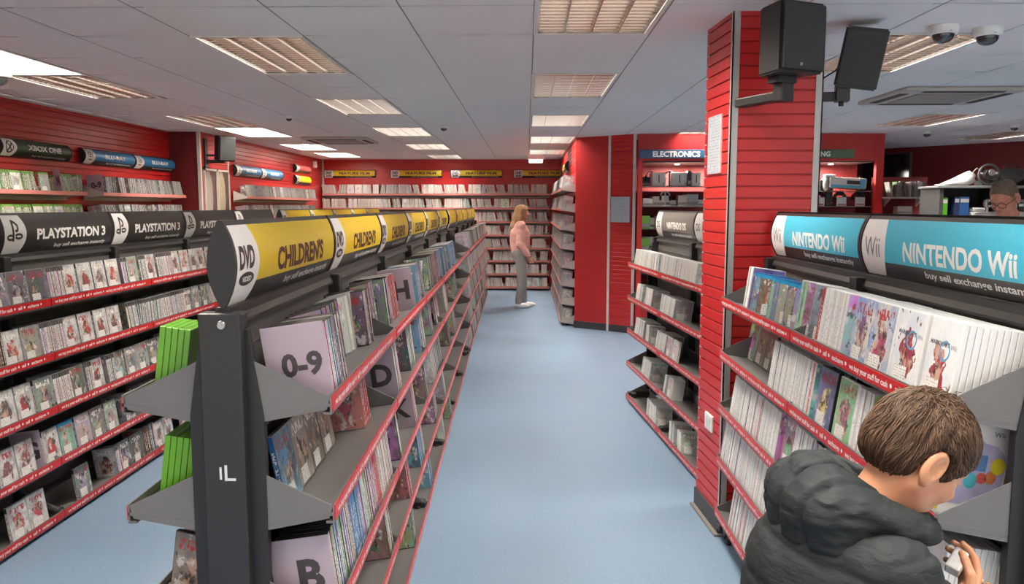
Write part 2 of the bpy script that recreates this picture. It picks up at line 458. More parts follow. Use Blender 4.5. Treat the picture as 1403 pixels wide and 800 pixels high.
# ---------------- recessed light fittings
CHROME = mat('bright aluminium louvre', rgb(216, 208, 202), .13, 1.)
REFL = mat('white reflector tray', rgb(225, 222, 216), .4, emit=0)
TUBE = mat('fluorescent tube', (1., .96, .9), .4, emit=5.)
def fitting_meshes():
    f = MB()                                              # tray
    a, b, h = .6, 1.2, .1
    f.box((.012, .012, h), (a - .012, b - .012, h + .004), 0)
    for lo, hi in (((.012, .012, .0), (.02, b - .012, h)), ((a - .02, .012, 0), (a - .012, b - .012, h)), ((.012, .012, 0), (a - .012, .02, h)), ((.012, b - .02, 0), (a - .012, b - .012, h))): f.box(lo, hi, 0)
    tray = f.mesh('reflector_tray', [REFL])
    f = MB()
    for lo, hi in (((.004, .004, -.004), (.026, b - .004, .006)), ((a - .026, .004, -.004), (a - .004, b - .004, .006)), ((.026, .004, -.004), (a - .026, .026, .006)), ((.026, b - .026, -.004), (a - .026, b - .004, .006))): f.box(lo, hi, 0)
    fr = f.mesh('fitting_frame', [WHTB])
    f = MB()
    for i in range(5):                                    # long V-shaped dividers
        x = .026 + (a - .052) * i / 4; w = .012
        f.prism([(x - w if i else x, .05), (x - .002, 0), (x + .002, 0), (x + w if i < 4 else x, .05)], .026, b - .026, 0, 'y')
    for j in range(1, 18):                                # curved cross blades
        y = .026 + (b - .052) * j / 18
        f.prism([(y - .002, .002), (y + .002, .002), (y + .004, .024), (y + .009, .046), (y - .009, .046), (y - .004, .024)], .03, a - .03, 0, 'x')
    for y in (.028, b - .030): f.box((.028, y, .0), (a - .028, y + .002, .06), 0)
    lv = f.mesh('louvre', [CHROME])
    f = MB()
    for i in range(4):
        x = .026 + (a - .052) * (i + .5) / 4
        f.tube([(x, .05, .075), (x, b - .05, .075)], .0085, 8, 0)
    tb = f.mesh('lamp_tube', [TUBE])
    f = MB()
    x0 = .012
    prof = [(.03, .02), (.06, .06), (.13, .085), (.19, .06), (.22, .02)]
    for c in (.05, .33):
        pts = [(c + p - .02, q) for p, q in prof]
        for (u, v), (w, z) in zip(pts, pts[1:]):
            f.quad((u, .03, v), (w, .03, z), (w, b - .03, z), (u, b - .03, v), 0)
    op = f.mesh('inner_reflector', [REFL])
    return tray, fr, lv, tb, op
TRAY, FRM, LOUV, TUBES, OPEN = fitting_meshes()
LAMP_W = 110.
cols = {}
for x0, y0, k in sorted(FIT): cols.setdefault(round(x0, 2), []).append((y0, k))
rowname = {-3.57: 'ceiling row above the left wall racks', -1.77: 'ceiling row above the black-signed rack', .03: 'ceiling row above the blue aisle', 1.83: 'ceiling row right of the pillar', 3.85: 'ceiling row over the far counter', 5.65: 'ceiling row by the right wall'}
for x0, lst in cols.items():
    for i, (y0, k) in enumerate(sorted(lst)):
        e = empty('ceiling_light', (x0, y0, CEIL))
        tag(e, f"{'louvred' if k == 'louvre' else 'open white'} recessed ceiling light, {ordinal(i + 1)} in the {rowname[x0]}", 'ceiling light', 'recessed ceiling lights')
        obj('reflector_tray', TRAY, e); obj('fitting_frame', FRM, e); obj('lamp_tube', TUBES, e)
        obj('louvre' if k == 'louvre' else 'inner_reflector', LOUV if k == 'louvre' else OPEN, e)
        la = bpy.data.lights.new('lamp_light', 'AREA'); la.shape = 'RECTANGLE'; la.size = .5; la.size_y = 1.1
        la.energy = LAMP_W * (1 if k == 'louvre' else .3) * (1.7 if x0 > 1.5 else 1); la.color = (1., .925, .83)
        lo = bpy.data.objects.new('lamp_light', la); COL.objects.link(lo); lo.parent = e; lo.location = (.3, .6, .062)

# ---------------- things on the ceiling
def dome(name, x, y, r, label, dark=True, ry=0):
    e = empty(name, (x, y, CEIL)); tag(e, label, 'security camera', 'dome cameras')
    mb = MB(); mb.lathe([(r * .97, 0), (r, -r * .1), (r * .98, -r * .5), (r * .86, -r * .62), (r * .6, -r * .62)], 28); mb.build('housing', WHT, e)
    mb = MB(); mb.lathe([(r * .74, -r * .6)] + [(r * .74 * math.cos(a), -r * .62 - r * .62 * math.sin(a)) for a in np.linspace(0, 1.5, 9)], 28)
    mb.build('smoked_dome', mat('smoked dome', rgb(52, 52, 54), .12, .0, coat=.5), e)
    mb = MB(); mb.lathe([(r * .07, -r * .52), (r * .07, -r * .505)], 8, 0, (0, -r * .99, 0)); mb.build('screw', BLK2, e)
    return e
dome('dome_camera', 2.055, 4.05, .07, 'white dome camera on the ceiling just right of the tilted black speaker')
dome('dome_camera', 2.30, 4.10, .07, 'white dome camera on the ceiling, the right one of the close pair')
dome('dome_camera', -.915, 8.84, .05, 'small dome camera alone on the ceiling near the back aisle')
dome('dome_camera', -3.45, 5.2, .085, 'dome camera tucked by the ceiling edge over the left wall')
dome('dome_camera', -2.35, 7.9, .04, 'small dark-lensed detector on the ceiling above the left speaker')
dome('dome_camera', 4.75, 9.6, .055, 'white spot sensor on the ceiling above the black wall screen')
dome('dome_camera', 5.35, 8.9, .05, 'white sensor on the ceiling above the member of staff')
def cassette(x0, y0, x1, y1, label, rz=0):
    e = empty('air_conditioner', ((x0 + x1) / 2, (y0 + y1) / 2, CEIL)); tag(e, label, 'air conditioner')
    w, d = (x1 - x0) / 2, (y1 - y0) / 2
    mb = MB(); mb.bbox((-w, -d, -.03), (w, d, -.0005), .012); mb.build('cover_panel', mat('grey beige panel', rgb(186, 176, 168), .5), e)
    mb = MB(); mb.bbox((-w * .62, -d * .62, -.038), (w * .62, d * .62, -.028), .004)
    mb.build('intake_grille', mat('taupe grille', rgb(150, 138, 130), .6), e)
    for lo, hi in (((-w * .66, -d * .92, -.034), (w * .66, -d * .78, -.029)), ((-w * .66, d * .78, -.034), (w * .66, d * .92, -.029)), ((-w * .93, -d * .62, -.034), (-w * .79, d * .62, -.029)), ((w * .79, -d * .62, -.034), (w * .93, d * .62, -.029))):
        mb = MB(); mb.box(lo, hi); mb.build('air_slot', mat('dark slot', rgb(62, 56, 54), .7), e)
cassette(2.82, 6.05, 3.74, 6.92, 'square ceiling air conditioner between the pillar and far counter')
cassette(-2.9, 10.2, -2.05, 11.05, 'square ceiling air conditioner above the left racks near back wall')
# emergency light
e = empty('emergency_light', (.16, 13.95, 2.36)); tag(e, 'bright white emergency light box hanging before the back wall', 'emergency light')
mb = MB(); mb.bbox((-.12, -.04, -.005), (.12, .04, .05), .008); mb.build('lit_diffuser', mat('lit diffuser', (1, .98, .94), .4, emit=3.2), e)
mb = MB(); mb.bbox((-.15, -.045, .05), (.15, .045, .1245), .006); mb.build('housing', WHTB, e)

# ---------------- speakers
def speaker(e, w, d, h, tilt=0):
    mb = MB(); mb.prism([(-w * .5, 0), (-w * .36, d), (w * .36, d), (w * .5, 0)], 0, h)
    bm = bmesh.new(); me = mb.mesh('t', [BLK2]); bm.from_mesh(me); bmesh.ops.remove_doubles(bm, verts=bm.verts[:], dist=1e-5)
    bmesh.ops.recalc_face_normals(bm, faces=bm.faces[:]); bmesh.ops.bevel(bm, geom=bm.edges[:], offset=.008, segments=2, affect='EDGES'); bm.to_mesh(me); bm.free()
    b = obj('cabinet', me, e)
    m2 = MB(); m2.bbox((-w * .46, -.012, .012), (w * .46, .0, h - .012), .005); m2.build('speaker_grille', mat('speaker grille', rgb(46, 47, 46), .6, bump=.6, bscale=900), e)
    return b
SPK = mat('dark grey speaker shell', rgb(50, 52, 51), .55, bump=.1, bscale=300)
e = empty('loudspeaker', (1.095, 3.45, 2.15), R(24)); tag(e, 'big black loudspeaker fixed to the front of the red pillar', 'loudspeaker', 'wall speakers')
speaker(e, .235, .17, .285)
for c in e.children: c.location.y -= .1
mb = MB(); mb.bbox((-.05, -.02, -.03), (.05, .05, .0), .004); mb.bbox((-.02, -.01, -.105), (.045, .05, -.02), .006); mb.bbox((-.02, .03, -.1), (.04, .30, -.06), .005); mb.build('wall_bracket', BLK, e)
mb = MB(); mb.lathe([(.008, 0), (.006, -.006)], 10, 0, (-.02, -.113, .03), 'y'); mb.build('indicator_badge', mat('grey badge', rgb(150, 152, 150), .3), e)
e = empty('loudspeaker', (1.61, 3.95, 2.165), R(-12)); tag(e, 'black loudspeaker tilted forward on the right side of the pillar', 'loudspeaker', 'wall speakers')
speaker(e, .20, .15, .285)
for c in e.children: c.rotation_euler = (R(9), R(9), 0); c.location = (-.02, -.02, .0)
mb = MB(); mb.bbox((-.10, .0, -.055), (-.035, .06, .03), .005); mb.bbox((-.26, .02, -.05), (-.05, .055, -.005), .004); mb.lathe([(.012, -.075), (.012, -.05)], 10, 0, (-.07, .03, 0)); mb.bbox((-.28, .0, -.08), (-.245, .08, .06), .004); mb.build('wall_bracket', BLK, e)
mb = MB(); mb.tube([(-.25, .05, .03), (-.18, .06, .05), (-.1, .05, .1), (-.05, .06, .16)], .004, 6); mb.build('speaker_cable', BLK2, e)
e = empty('loudspeaker', (-3.63, 9.62, 2.14), R(50)); tag(e, 'dark loudspeaker on an arm high on the left wall', 'loudspeaker', 'wall speakers')
speaker(e, .22, .17, .30)
for c in e.children: c.rotation_euler = (R(7), 0, 0)
mb = MB(); mb.M = Matrix.Rotation(R(-50), 4, 'Z'); mb.bbox((-.28, -.03, -.08), (-.25, .05, .28), .004); mb.bbox((-.26, -.01, -.02), (-.03, .03, .02), .004); mb.bbox((-.26, -.01, .06), (-.03, .02, .085), .004); mb.build('wall_bracket', BLK, e)

# ---------------- notices, socket
def lines_mat(name, bg, fg, rows, dens=.55):
    t = NT(name); tc = t.new('ShaderNodeTexCoord'); sep = t.new('ShaderNodeSeparateXYZ'); t.link(tc.outputs['UV'], sep.inputs[0])
    f = t.math('FRACT', t.math('MULTIPLY', sep.outputs[1], rows))
    band = t.math('MULTIPLY', t.math('GREATER_THAN', f, .35), t.math('LESS_THAN', f, .7))
    row = t.math('FLOOR', t.math('MULTIPLY', sep.outputs[1], rows))
    n = t.new('ShaderNodeTexNoise', noise_dimensions='2D', i_Scale=1., i_Detail=1.); cb = t.new('ShaderNodeCombineXYZ')
    t.link(t.math('MULTIPLY', sep.outputs[0], 26.), cb.inputs[0]); t.link(t.math('MULTIPLY', row, 7.3), cb.inputs[1]); t.link(cb.outputs[0], n.inputs['Vector'])
    ink = t.math('MULTIPLY', band, t.math('GREATER_THAN', n.outputs[0], dens))
    edge = t.math('MULTIPLY', t.math('GREATER_THAN', sep.outputs[0], .1), t.math('LESS_THAN', sep.outputs[0], .9))
    t.color(t.mix(t.math('MULTIPLY', ink, edge), bg, fg)); t.b.inputs['Roughness'].default_value = .5; return t.m
NOTE = lines_mat('printed notice', rgb(172, 177, 181), rgb(112, 118, 128), 20, .54)
e = empty('notice', (.929, 3.955, 1.9)); tag(e, 'white printed notice taped to the left side of the red pillar', 'notice')
mb = MB(); mb.M = Matrix.Rotation(R(-90 + 4.4), 4, 'Z'); mb.box((-.1, -.004, -.14), (.1, .004, .14), 1, {'y-': 0}); mb.build('paper_sheet', [NOTE, WHT], e)
e.location.x = .925
e = empty('notice', (1.185, 10.0, 1.56)); tag(e, 'framed pale notice on the red slats right of the plain red panel', 'notice')
mb = MB(); mb.M = Matrix.Rotation(R(-37), 4, 'Z'); mb.box((-.125, -.014, -.15), (.125, -.008, .15), 1, {'y-': 0}); mb.build('paper_sheet', [NOTE, WHT], e)
mb = MB(); mb.M = Matrix.Rotation(R(-37), 4, 'Z')
for lo, hi in (((-.135, -.02, -.16), (.135, -.004, -.148)), ((-.135, -.02, .148), (.135, -.004, .16)), ((-.135, -.02, -.16), (-.123, -.004, .16)), ((.123, -.02, -.16), (.135, -.004, .16))): mb.box(lo, hi)
mb.build('frame', mat('grey frame', rgb(170, 174, 178), .4), e)
e = empty('wall_socket', (.933, 3.92, .515)); tag(e, 'white double socket low on the left side of the red pillar', 'socket')
mb = MB(); mb.M = Matrix.Rotation(R(-86), 4, 'Z'); mb.bbox((-.06, -.014, -.042), (.06, .0, .042), .005); mb.build('face_plate', WHT, e)
mb = MB(); mb.M = Matrix.Rotation(R(-86), 4, 'Z')
for s in (-.03, .03):
    mb = MB(); mb.M = Matrix.Rotation(R(-86), 4, 'Z'); mb.bbox((s - .007, -.018, .005), (s + .007, -.012, .025), .002); mb.build('switch', WHTB, e)
pass
# wall posters
for i, (y, c1, c2, lab) in enumerate(((9.74, rgb(120, 84, 76), rgb(168, 158, 150), 'framed poster of a standing figure, left of the pair under the wall speaker'), (10.15, rgb(96, 56, 54), rgb(178, 168, 140), 'framed poster with a pale oval figure, right of the pair under wall speaker'))):
    e = empty('poster', (LX2 + .02, y, 1.66)); tag(e, lab, 'poster', 'framed posters')
    t = NT('poster print %s' % 'ab'[i]); tc = t.new('ShaderNodeTexCoord'); mp = t.new('ShaderNodeMapping'); t.link(tc.outputs['UV'], mp.inputs[0])
    mp.inputs['Location'].default_value = (-.5, -.55, 0); mp.inputs['Scale'].default_value = (1.6, 1., 1)
    gr = t.new('ShaderNodeTexGradient', gradient_type='SPHERICAL'); mp2 = t.new('ShaderNodeMapping'); t.link(mp.outputs[0], mp2.inputs[0]); mp2.inputs['Scale'].default_value = (1.6, 1.9, 1)
    nz = t.new('ShaderNodeTexNoise', i_Scale=9., i_Detail=4.); t.link(tc.outputs['UV'], nz.inputs['Vector'])
    t.link(mp2.outputs[0], gr.inputs[0])
    body = t.ramp(t.math('ADD', gr.outputs['Fac'], t.math('MULTIPLY', nz.outputs[0], .4)), [(.3, (0, 0, 0)), (.36, (1, 1, 1))])
    base = t.mix(t.ramp(nz.outputs[0], [(.4, (0, 0, 0)), (.6, (1, 1, 1))]), rgb(92, 74, 72), c1)
    t.color(t.mix(body, base, c2)); t.b.inputs['Roughness'].default_value = .3
    mb = MB(); mb.quad((.012, -.17, -.38), (.012, .17, -.38), (.012, .17, .38), (.012, -.17, .38)); mb.build('print', t.m, e)
    mb = MB()
    for lo, hi in (((0, -.195, -.4), (.022, .195, -.375)), ((0, -.195, .375), (.022, .195, .4)), ((0, -.195, -.4), (.022, -.168, .4)), ((0, .168, -.4), (.022, .195, .4))): mb.box(lo, hi)
    mb.build('frame', ALU, e)
# small white sensor on the left wall corner
e = empty('alarm_sensor', (LX2 + .1, 14.55, 2.36)); tag(e, 'small white alarm sensor high in the far left corner', 'sensor')
mb = MB(); mb.bbox((-.09, -.035, -.06), (-.02, .035, .06), .012); mb.build('housing', WHT, e)
mb = MB(); mb.bbox((-.022, -.025, -.045), (-.012, .025, -.005), .004); mb.build('lens', mat('frosted lens', rgb(190, 188, 182), .3), e)
# ================================================================== SHOP RACKS WITH ROUND HEADER SIGNS
GREY = mat('grey shelf steel', rgb(112, 109, 107), .42, .15, noise=.06, nscale=9)
GREYD = mat('grey back panel steel', rgb(92, 89, 87), .5, .1, noise=.06, nscale=6)
SBLK = mat('sign black', rgb(44, 42, 41), .35)
STRIP = mat('red shelf strip', rgb(196, 32, 34), .35)
INKW = mat('white print', rgb(240, 238, 232), .5)
INKD = mat('dark print', rgb(52, 40, 36), .5)
INKG = mat('grey print', rgb(112, 112, 114), .5)
SWHITE = mat('sign white', rgb(232, 228, 224), .4)
SYEL = mat('sign yellow', rgb(226, 192, 34), .4)
SCYAN = mat('sign light blue', rgb(70, 182, 208), .38)
SGREY = mat('sign warm grey', rgb(118, 112, 106), .4)
SGREEN = mat('sign green', rgb(74, 150, 52), .4)
SDGREEN = mat('sign dark green', rgb(38, 66, 42), .4)
SBLUE = mat('sign blue', rgb(40, 118, 170), .38)
SPINK = mat('sign pink red', rgb(206, 92, 92), .4)
TILT = R(8.)
ZS = [1.14, .87, .6, .33, .055]
WF = .25                                  # shelf front, measured from the rack's middle

def stroke2d(mb, pts, w, fn, mi=0):
    dense = [pts[0]]
    for (a, b), (c, d) in zip(pts, pts[1:]):
        n = max(1, int(math.hypot(c - a, d - b) / .01))
        dense += [(a + (c - a) * i / n, b + (d - b) * i / n) for i in range(1, n + 1)]
    pts = dense
    for (a, b), (c, d) in zip(pts, pts[1:]):
        L = math.hypot(c - a, d - b) or 1; nx, ny = -(d - b) / L * w / 2, (c - a) / L * w / 2
        ex, ey = (c - a) / L * w * .2, (d - b) / L * w * .2
        k = mb.addv([fn(a - ex + nx, b - ey + ny), fn(a - ex - nx, b - ey - ny), fn(c + ex - nx, d + ey - ny), fn(c + ex + nx, d + ey + ny)])
        mb.face((k, k + 1, k + 2, k + 3), mi)
def disc2d(mb, cx, cy, rx, ry, fn, mi=0, n=28, ring=None):
    P = [(math.cos(2 * math.pi * i / n), math.sin(2 * math.pi * i / n)) for i in range(n)]
    if ring is None:
        for j in range(4):
            a, b = j / 4, (j + 1) / 4
            k = mb.addv([fn(cx + p * rx * a, cy + q * ry * a) for p, q in P] + [fn(cx + p * rx * b, cy + q * ry * b) for p, q in P])
            for i in range(n): mb.face((k + i, k + n + i, k + n + (i + 1) % n, k + (i + 1) % n), mi)
    else:
        k = mb.addv([fn(cx + p * rx * ring, cy + q * ry * ring) for p, q in P] + [fn(cx + p * rx, cy + q * ry) for p, q in P])
        for i in range(n): mb.face((k + i, k + n + i, k + n + (i + 1) % n, k + (i + 1) % n), mi)

def logo_dvd(mb, fn, s):                     # s: centre u; white zone about .15 wide
    w = text_width('DVD', .042, bold=.02); k = .105 / w
    put_text(mb, 'DVD', fn, .054, s - .058, -.014, 1, bold=.05, width=.11, slices=4, shear=.08)
    disc2d(mb, s, -.042, .055, .017, fn, 1)
    f2 = lambda u, v: fn(u, v, .0016)
    put_text(mb, 'VIDEO', f2, .013, s - .033, -.0485, 2, bold=.03, width=.066, slices=2)
def logo_ps(mb, fn, s):
    S = .1
    Q = lambda pts: [(s + a * S, b * S - .028) for a, b in pts]
    stroke2d(mb, Q([(-.12, -.1), (-.12, .92)]), .015, fn, 1)
    stroke2d(mb, Q([(-.12, .9), (.1, .8), (.24, .68), (.26, .5), (.2, .4), (.06, .4)]), .013, fn, 1)
    E = lambda cx, cy, rx, ry, a0, a1: [(cx + rx * math.cos(a), cy + ry * math.sin(a)) for a in np.linspace(a0, a1, 12)]
    stroke2d(mb, Q(E(-.34, .07, .22, .11, .4, 5.9)), .011, fn, 1)
    stroke2d(mb, Q(E(.3, .12, .26, .11, -2.7, 2.7)), .011, fn, 1)
def logo_wii(mb, fn, s):
    put_text(mb, 'Wii', fn, .068, s - .055, -.036, 3, bold=.0, width=.11, slices=4)
def logo_ds(mb, fn, s):
    put_text(mb, 'DS', fn, .05, s - .042, -.028, 1, bold=.01, width=.084, slices=4)
def logo_xbox(mb, fn, s):
    disc2d(mb, s, 0, .05, .05, fn, 1, ring=.78)
    stroke2d(mb, [(s - .02, -.03), (s + .0, .0), (s + .028, .03)], .014, fn, 1); stroke2d(mb, [(s - .02, .03), (s, 0), (s + .025, -.03)], .014, fn, 1)
def logo_bd(mb, fn, s):
    disc2d(mb, s, .014, .04, .026, fn, 1, ring=.75); disc2d(mb, s, .014, .014, .009, fn, 1)
    disc2d(mb, s, -.034, .03, .005, fn, 1)
SIGNS = {}
def sign_meshes(key, L, col, title, tink, logo, tag_line='buy sell exchange instantly', H=.205, T=.031, tw=.56, th=.05, blank=False):
    """one convex face in local coords: u along +y, out = +x, z centred. reading left->right is +y"""
    if (key, L) in SIGNS: return SIGNS[(key, L)]
    prof = lambda z: T * (1 - (z / (H / 2)) ** 2) * .96 + .0015
    zb = [-1 + 2 * i / 22 for i in range(23)]
    zb = sorted(set([round(z, 4) for z in zb if abs(z + .52) > .04 and abs(z - .88) > .04] + [-.52, .88]))
    mb = MB(); a = .012
    ub = lambda z: a + .135 + .04 * (1 - z * z)
    def col_of(z, white):
        if z > .88: return 0
        if white: return 1
        return 2 if z > -.52 else 0
    for z0, z1 in zip(zb, zb[1:]):
        zm = (z0 + z1) / 2; p0, p1 = prof(z0 * H / 2), prof(z1 * H / 2)
        def q(u0a, u1a, u0b, u1b, mi):
            k = mb.addv([(p0, u0a, z0 * H / 2), (p0, u1a, z0 * H / 2), (p1, u1b, z1 * H / 2), (p1, u0b, z1 * H / 2)])
            mb.face((k, k + 1, k + 2, k + 3), mi, None, True)
        if blank: q(a, L - a, a, L - a, 2 if zm < .88 and zm > -.52 else 0)
        else:
            q(a, ub(z0), a, ub(z1), col_of(zm, True)); q(ub(z0), L - a, ub(z1), L - a, col_of(zm, False))
        for e0, e1 in ((0, a), (L - a, L)):          # dark end bands, slightly proud
            k = mb.addv([(p0 + .003, e0, z0 * H / 2), (p0 + .003, e1, z0 * H / 2), (p1 + .003, e1, z1 * H / 2), (p1 + .003, e0, z1 * H / 2)])
            mb.face((k, k + 1, k + 2, k + 3), 0, None, True)
    for y, fl in ((0, False), (L, True)):            # end caps (half lens)
        k = mb.addv([(prof(z * H / 2) + .003, y, z * H / 2) for z in zb] + [(0, y, H / 2), (0, y, -H / 2)])
        idx = [k + i for i in range(len(zb) + 2)]; mb.face(idx if fl else idx[::-1], 3)
    body = mb.mesh('header_panel', [SBLK, SWHITE, col, mat('gloss black end cap', rgb(22, 22, 22), .4)])
    let = []
    if not blank:
        fn = lambda u, v, e=.0008: (prof(max(-H / 2, min(H / 2, v))) + e, u, v)
        im = [tink, INKD, INKW, INKG]
        if logo: mb = MB(); logo(mb, fn, a + .082); let.append(('logo', mb.mesh('logo', im)))
        if title:
            w = tw * (L - .2); mb = MB()
            put_text(mb, title, fn, th, .2 + (L - .2 - w) * .45, (-th * .5 - .008 if H > .18 else min(-.012, .018 - th / 2)), 0, bold=.03 if 'Wii' in title else .04, width=w, slices=5); let.append(('title_lettering', mb.mesh('title lettering', im)))
        if tag_line:
            wl = .5 * L; mb = MB()
            put_text(mb, tag_line, fn, .021 * H / .205, L - .08 - wl, -.0835 * H / .205, 2, bold=.02, width=wl, slices=2, shear=.22); let.append(('tag_line', mb.mesh('tag line', im)))
    SIGNS[(key, L)] = (body, let); return body, let

_strip = {}
def strip_mesh(L):
    if L in _strip: return _strip[L]
    mb = MB(); mb.box((0, .004, -.028), (.003, L - .004, .008), 0)
    fn = lambda u, v: (.0036, u, v)
    u = .03
    msgs = ['we buy your stuff for cash', 'sell', 'exchange', 'we buy your stuff for cash', 'sell', 'exchange']
    for m in msgs:
        w = text_width(m, .0165, bold=.02)
        if u + w > L - .03: break
        put_text(mb, m, fn, .0165, u, -.018, 1, bold=.02); u += w + .018
        disc2d(mb, u, -.01, .006, .006, fn, 1, 10); u += .024
    _strip[L] = mb.mesh('price_strip', [STRIP, INKW]); return _strip[L]
_shelf = {}
def shelf_meshes(L, brackets):
    key = (L, brackets)
    if key in _shelf: return _shelf[key]
    t = math.tan(TILT); d = WF - .055
    mb = MB()
    mb.prism([(.055, -.012 - d * t - .004), (WF, -.016), (WF, -.008), (.055, -.008 - d * t)], .003, L - .003, 0, 'y')
    mb.box((WF - .004, .003, -.032), (WF, L - .003, .012), 0)
    mb.box((WF - .02, .003, -.036), (WF, L - .003, -.030), 0)
    mb.box((.052, .003, -.09), (.06, L - .003, .03), 0)
    if not brackets:
        for y in (.004, L - .007):
            mb.prism([(.058, -.062), (WF - .012, -.02), (WF - .004, .008), (.058, .095)], y, y + .003, 0, 'y')
    sh = mb.mesh('shelf_plate', [GREY])
    b = MB(); b.prism([(.058, -.012 - d * t - .02), (WF - .012, -.024), (WF - .004, .008), (.058, .098)], 0, .003, 0, 'y')
    br = b.mesh('shelf_bracket', [GREY])
    _shelf[key] = (sh, br); return _shelf[key]
CASTOR = None
def castor_meshes():
    global CASTOR
    if CASTOR: return CASTOR
    mb = MB(); mb.lathe([(.012, -.012), (.034, -.012), (.037, -.008), (.037, .008), (.034, .012), (.012, .012)], 20, 0, (0, 0, .037), 'x')
    wh = mb.mesh('wheel', [BLK2])
    mb = MB(); mb.bbox((-.021, -.03, .05), (.021, .03, .082), .006); mb.bbox((-.021, -.014, .03), (-.015, .014, .06), .002); mb.bbox((.015, -.014, .03), (.021, .014, .06), .002)
    fk = mb.mesh('castor_fork', [BLK2]); CASTOR = (wh, fk); return CASTOR

RACKS = {}
def rack(key, x, y, rot, nb, bay, sides, label, cat='display rack', levels=ZS, castors=None, name='display_rack', dz=0.):
    """sides: {+1: sign key tuple or None, -1: ...}; local y runs along the rack away from the camera"""
    e = empty(name, (x, y, 0), rot); tag(e, label, cat)
    mb = MB(); mb.bbox((-.05, -.028, .08), (.05, .028, 1.352 + dz), .004)
    up = mb.mesh('upright', [BLK])
    mb = MB(); mb.lathe([(.011, 0), (.011, -.004), (.008, -.006)], 14, 0, (.006, -.028, 1.325 + dz), 'y'); bolt = mb.mesh('bolt', [mat('zinc bolt', rgb(150, 150, 150), .3, .8)])
    mb = MB(); mb.prism([(-.088, .1), (.088, .1), (.088, 1.1), (.056, 1.31), (-.056, 1.31), (-.088, 1.1)], -.012, .012, 0, 'y'); endp = mb.mesh('end_panel', [mat('black end panel', rgb(27, 27, 28), .5)])
    mb = MB(); mb.bbox((-.235, -.03, .055), (.235, .03, .085), .006); foot = mb.mesh('foot', [BLK])
    for i in range(nb + 1):
        u = obj('upright', up, e); u.location = (0, i * bay, 0)
        f = obj('foot', foot, e); f.location = (0, i * bay, -.012)
        if i in (0, nb):
            b = obj('end_panel', endp, e); b.location = (0, i * bay + (.012 if i == 0 else -.012), 0)
            b = obj('bolt', bolt, u)
            if i == 0 and key == 'kids':
                mb = MB(); mb.box((-.012, -.0292, .955), (-.007, -.028, .985)); mb.box((.0, -.0292, .956), (.006, -.028, .99)); mb.box((.0, -.0292, .952), (.026, -.028, .958)); obj('sticker_residue', mb.mesh('sticker residue', [WHT]), u)
            if i == nb: b.rotation_euler = (0, 0, math.pi)
        for s in (-1, 1):
            wh, fk = castor_meshes()
            c = obj('castor_fork', fk, e); c.location = (s * .2, i * bay + (.06 if i == 0 else -.06 if i == nb else 0), -.012 + .006)
            q = obj('wheel', wh, c)
    mb = MB(); mb.box((-.01, .0, .1), (.01, bay, 1.33)); 
    for z in (.2, .47, .74, 1.0, 1.25): mb.box((-.014, .03, z), (.014, bay - .03, z + .004))
    bp = mb.mesh('back_panel', [GREYD])
    mb = MB(); mb.prism([(a, b + dz) for a, b in ((-.028, 1.318), (.028, 1.318), (.028, 1.326), (.018, 1.342), (.018, 1.362), (-.018, 1.362), (-.018, 1.342), (-.028, 1.326))], .0, bay, 0, 'y')
    
    hb = mb.mesh('top_rail', [mat('rail black', rgb(26, 25, 25), .55)])
    for i in range(nb):
        o = obj('back_panel', bp, e); o.location = (0, i * bay, 0)
        o = obj('top_rail', hb, e); o.location = (0, i * bay, 0)
        sg = empty('header_sign', (0, i * bay + .002, 1.362 + .1025 + dz), 0, e)
        for s, spec in sides.items():
            if spec is None: continue
            body, let = spec(bay - .004)
            for nm, me in [('sign_face', body)] + let:
                if me is None: continue
                o = obj(nm, me, sg)
                if s < 0: o.rotation_euler = (0, 0, math.pi); o.location = (0, bay - .004, 0)
        for s in sides:
            for k, z in enumerate(levels):
                own = i == 0 or i == nb - 1
                sm, br = shelf_meshes(bay, own)
                sh = obj('shelf', sm, e)
                M = (0, i * bay, z) if s > 0 else (0, (i + 1) * bay, z)
                sh.location = M; sh.rotation_euler = (0, 0, 0 if s > 0 else math.pi)
                st = obj('price_strip', strip_mesh(bay), sh); st.location = (WF, 0, 0)
                if own:
                    for yy in (.004, bay - .007): b = obj('shelf_bracket', br, sh); b.location = (0, yy, 0)
    RACKS[key] = dict(e=e, M=Matrix.Translation((x, y, 0)) @ Matrix.Rotation(rot, 4, 'Z'), L=nb * bay, bay=bay, levels=levels)
    return e
S_CH = lambda L: sign_meshes('children', L, SYEL, "CHILDREN'S", mat('maroon print', rgb(70, 34, 30), .5), logo_dvd, tw=.62, th=.062)
S_PS = lambda L: sign_meshes('ps', L, SBLK, 'PLAYSTATION 3', INKW, logo_ps, tw=.8, th=.054)
S_WII = lambda L: sign_meshes('wii', L, SCYAN, 'NINTENDO Wii', INKW, logo_wii, H=.191, T=.03, tw=.7, th=.058)
S_DS = lambda L: sign_meshes('ds', L, SGREY, 'NINTENDO DS', INKW, logo_ds, tw=.6, th=.05)
S_YEL = lambda L: sign_meshes('yel', L, SYEL, None, INKD, logo_dvd, None)
S_GRN = lambda L: sign_meshes('grn', L, SGREEN, None, INKD, None, None, blank=True)
S_BLK = lambda L: sign_meshes('blk', L, SBLK, None, INKD, None, None, blank=True)
S_CYB = lambda L: sign_meshes('cyb', L, SCYAN, None, INKD, None, None, blank=True)
S_GYB = lambda L: sign_meshes('gyb', L, SGREY, None, INKD, None, None, blank=True)

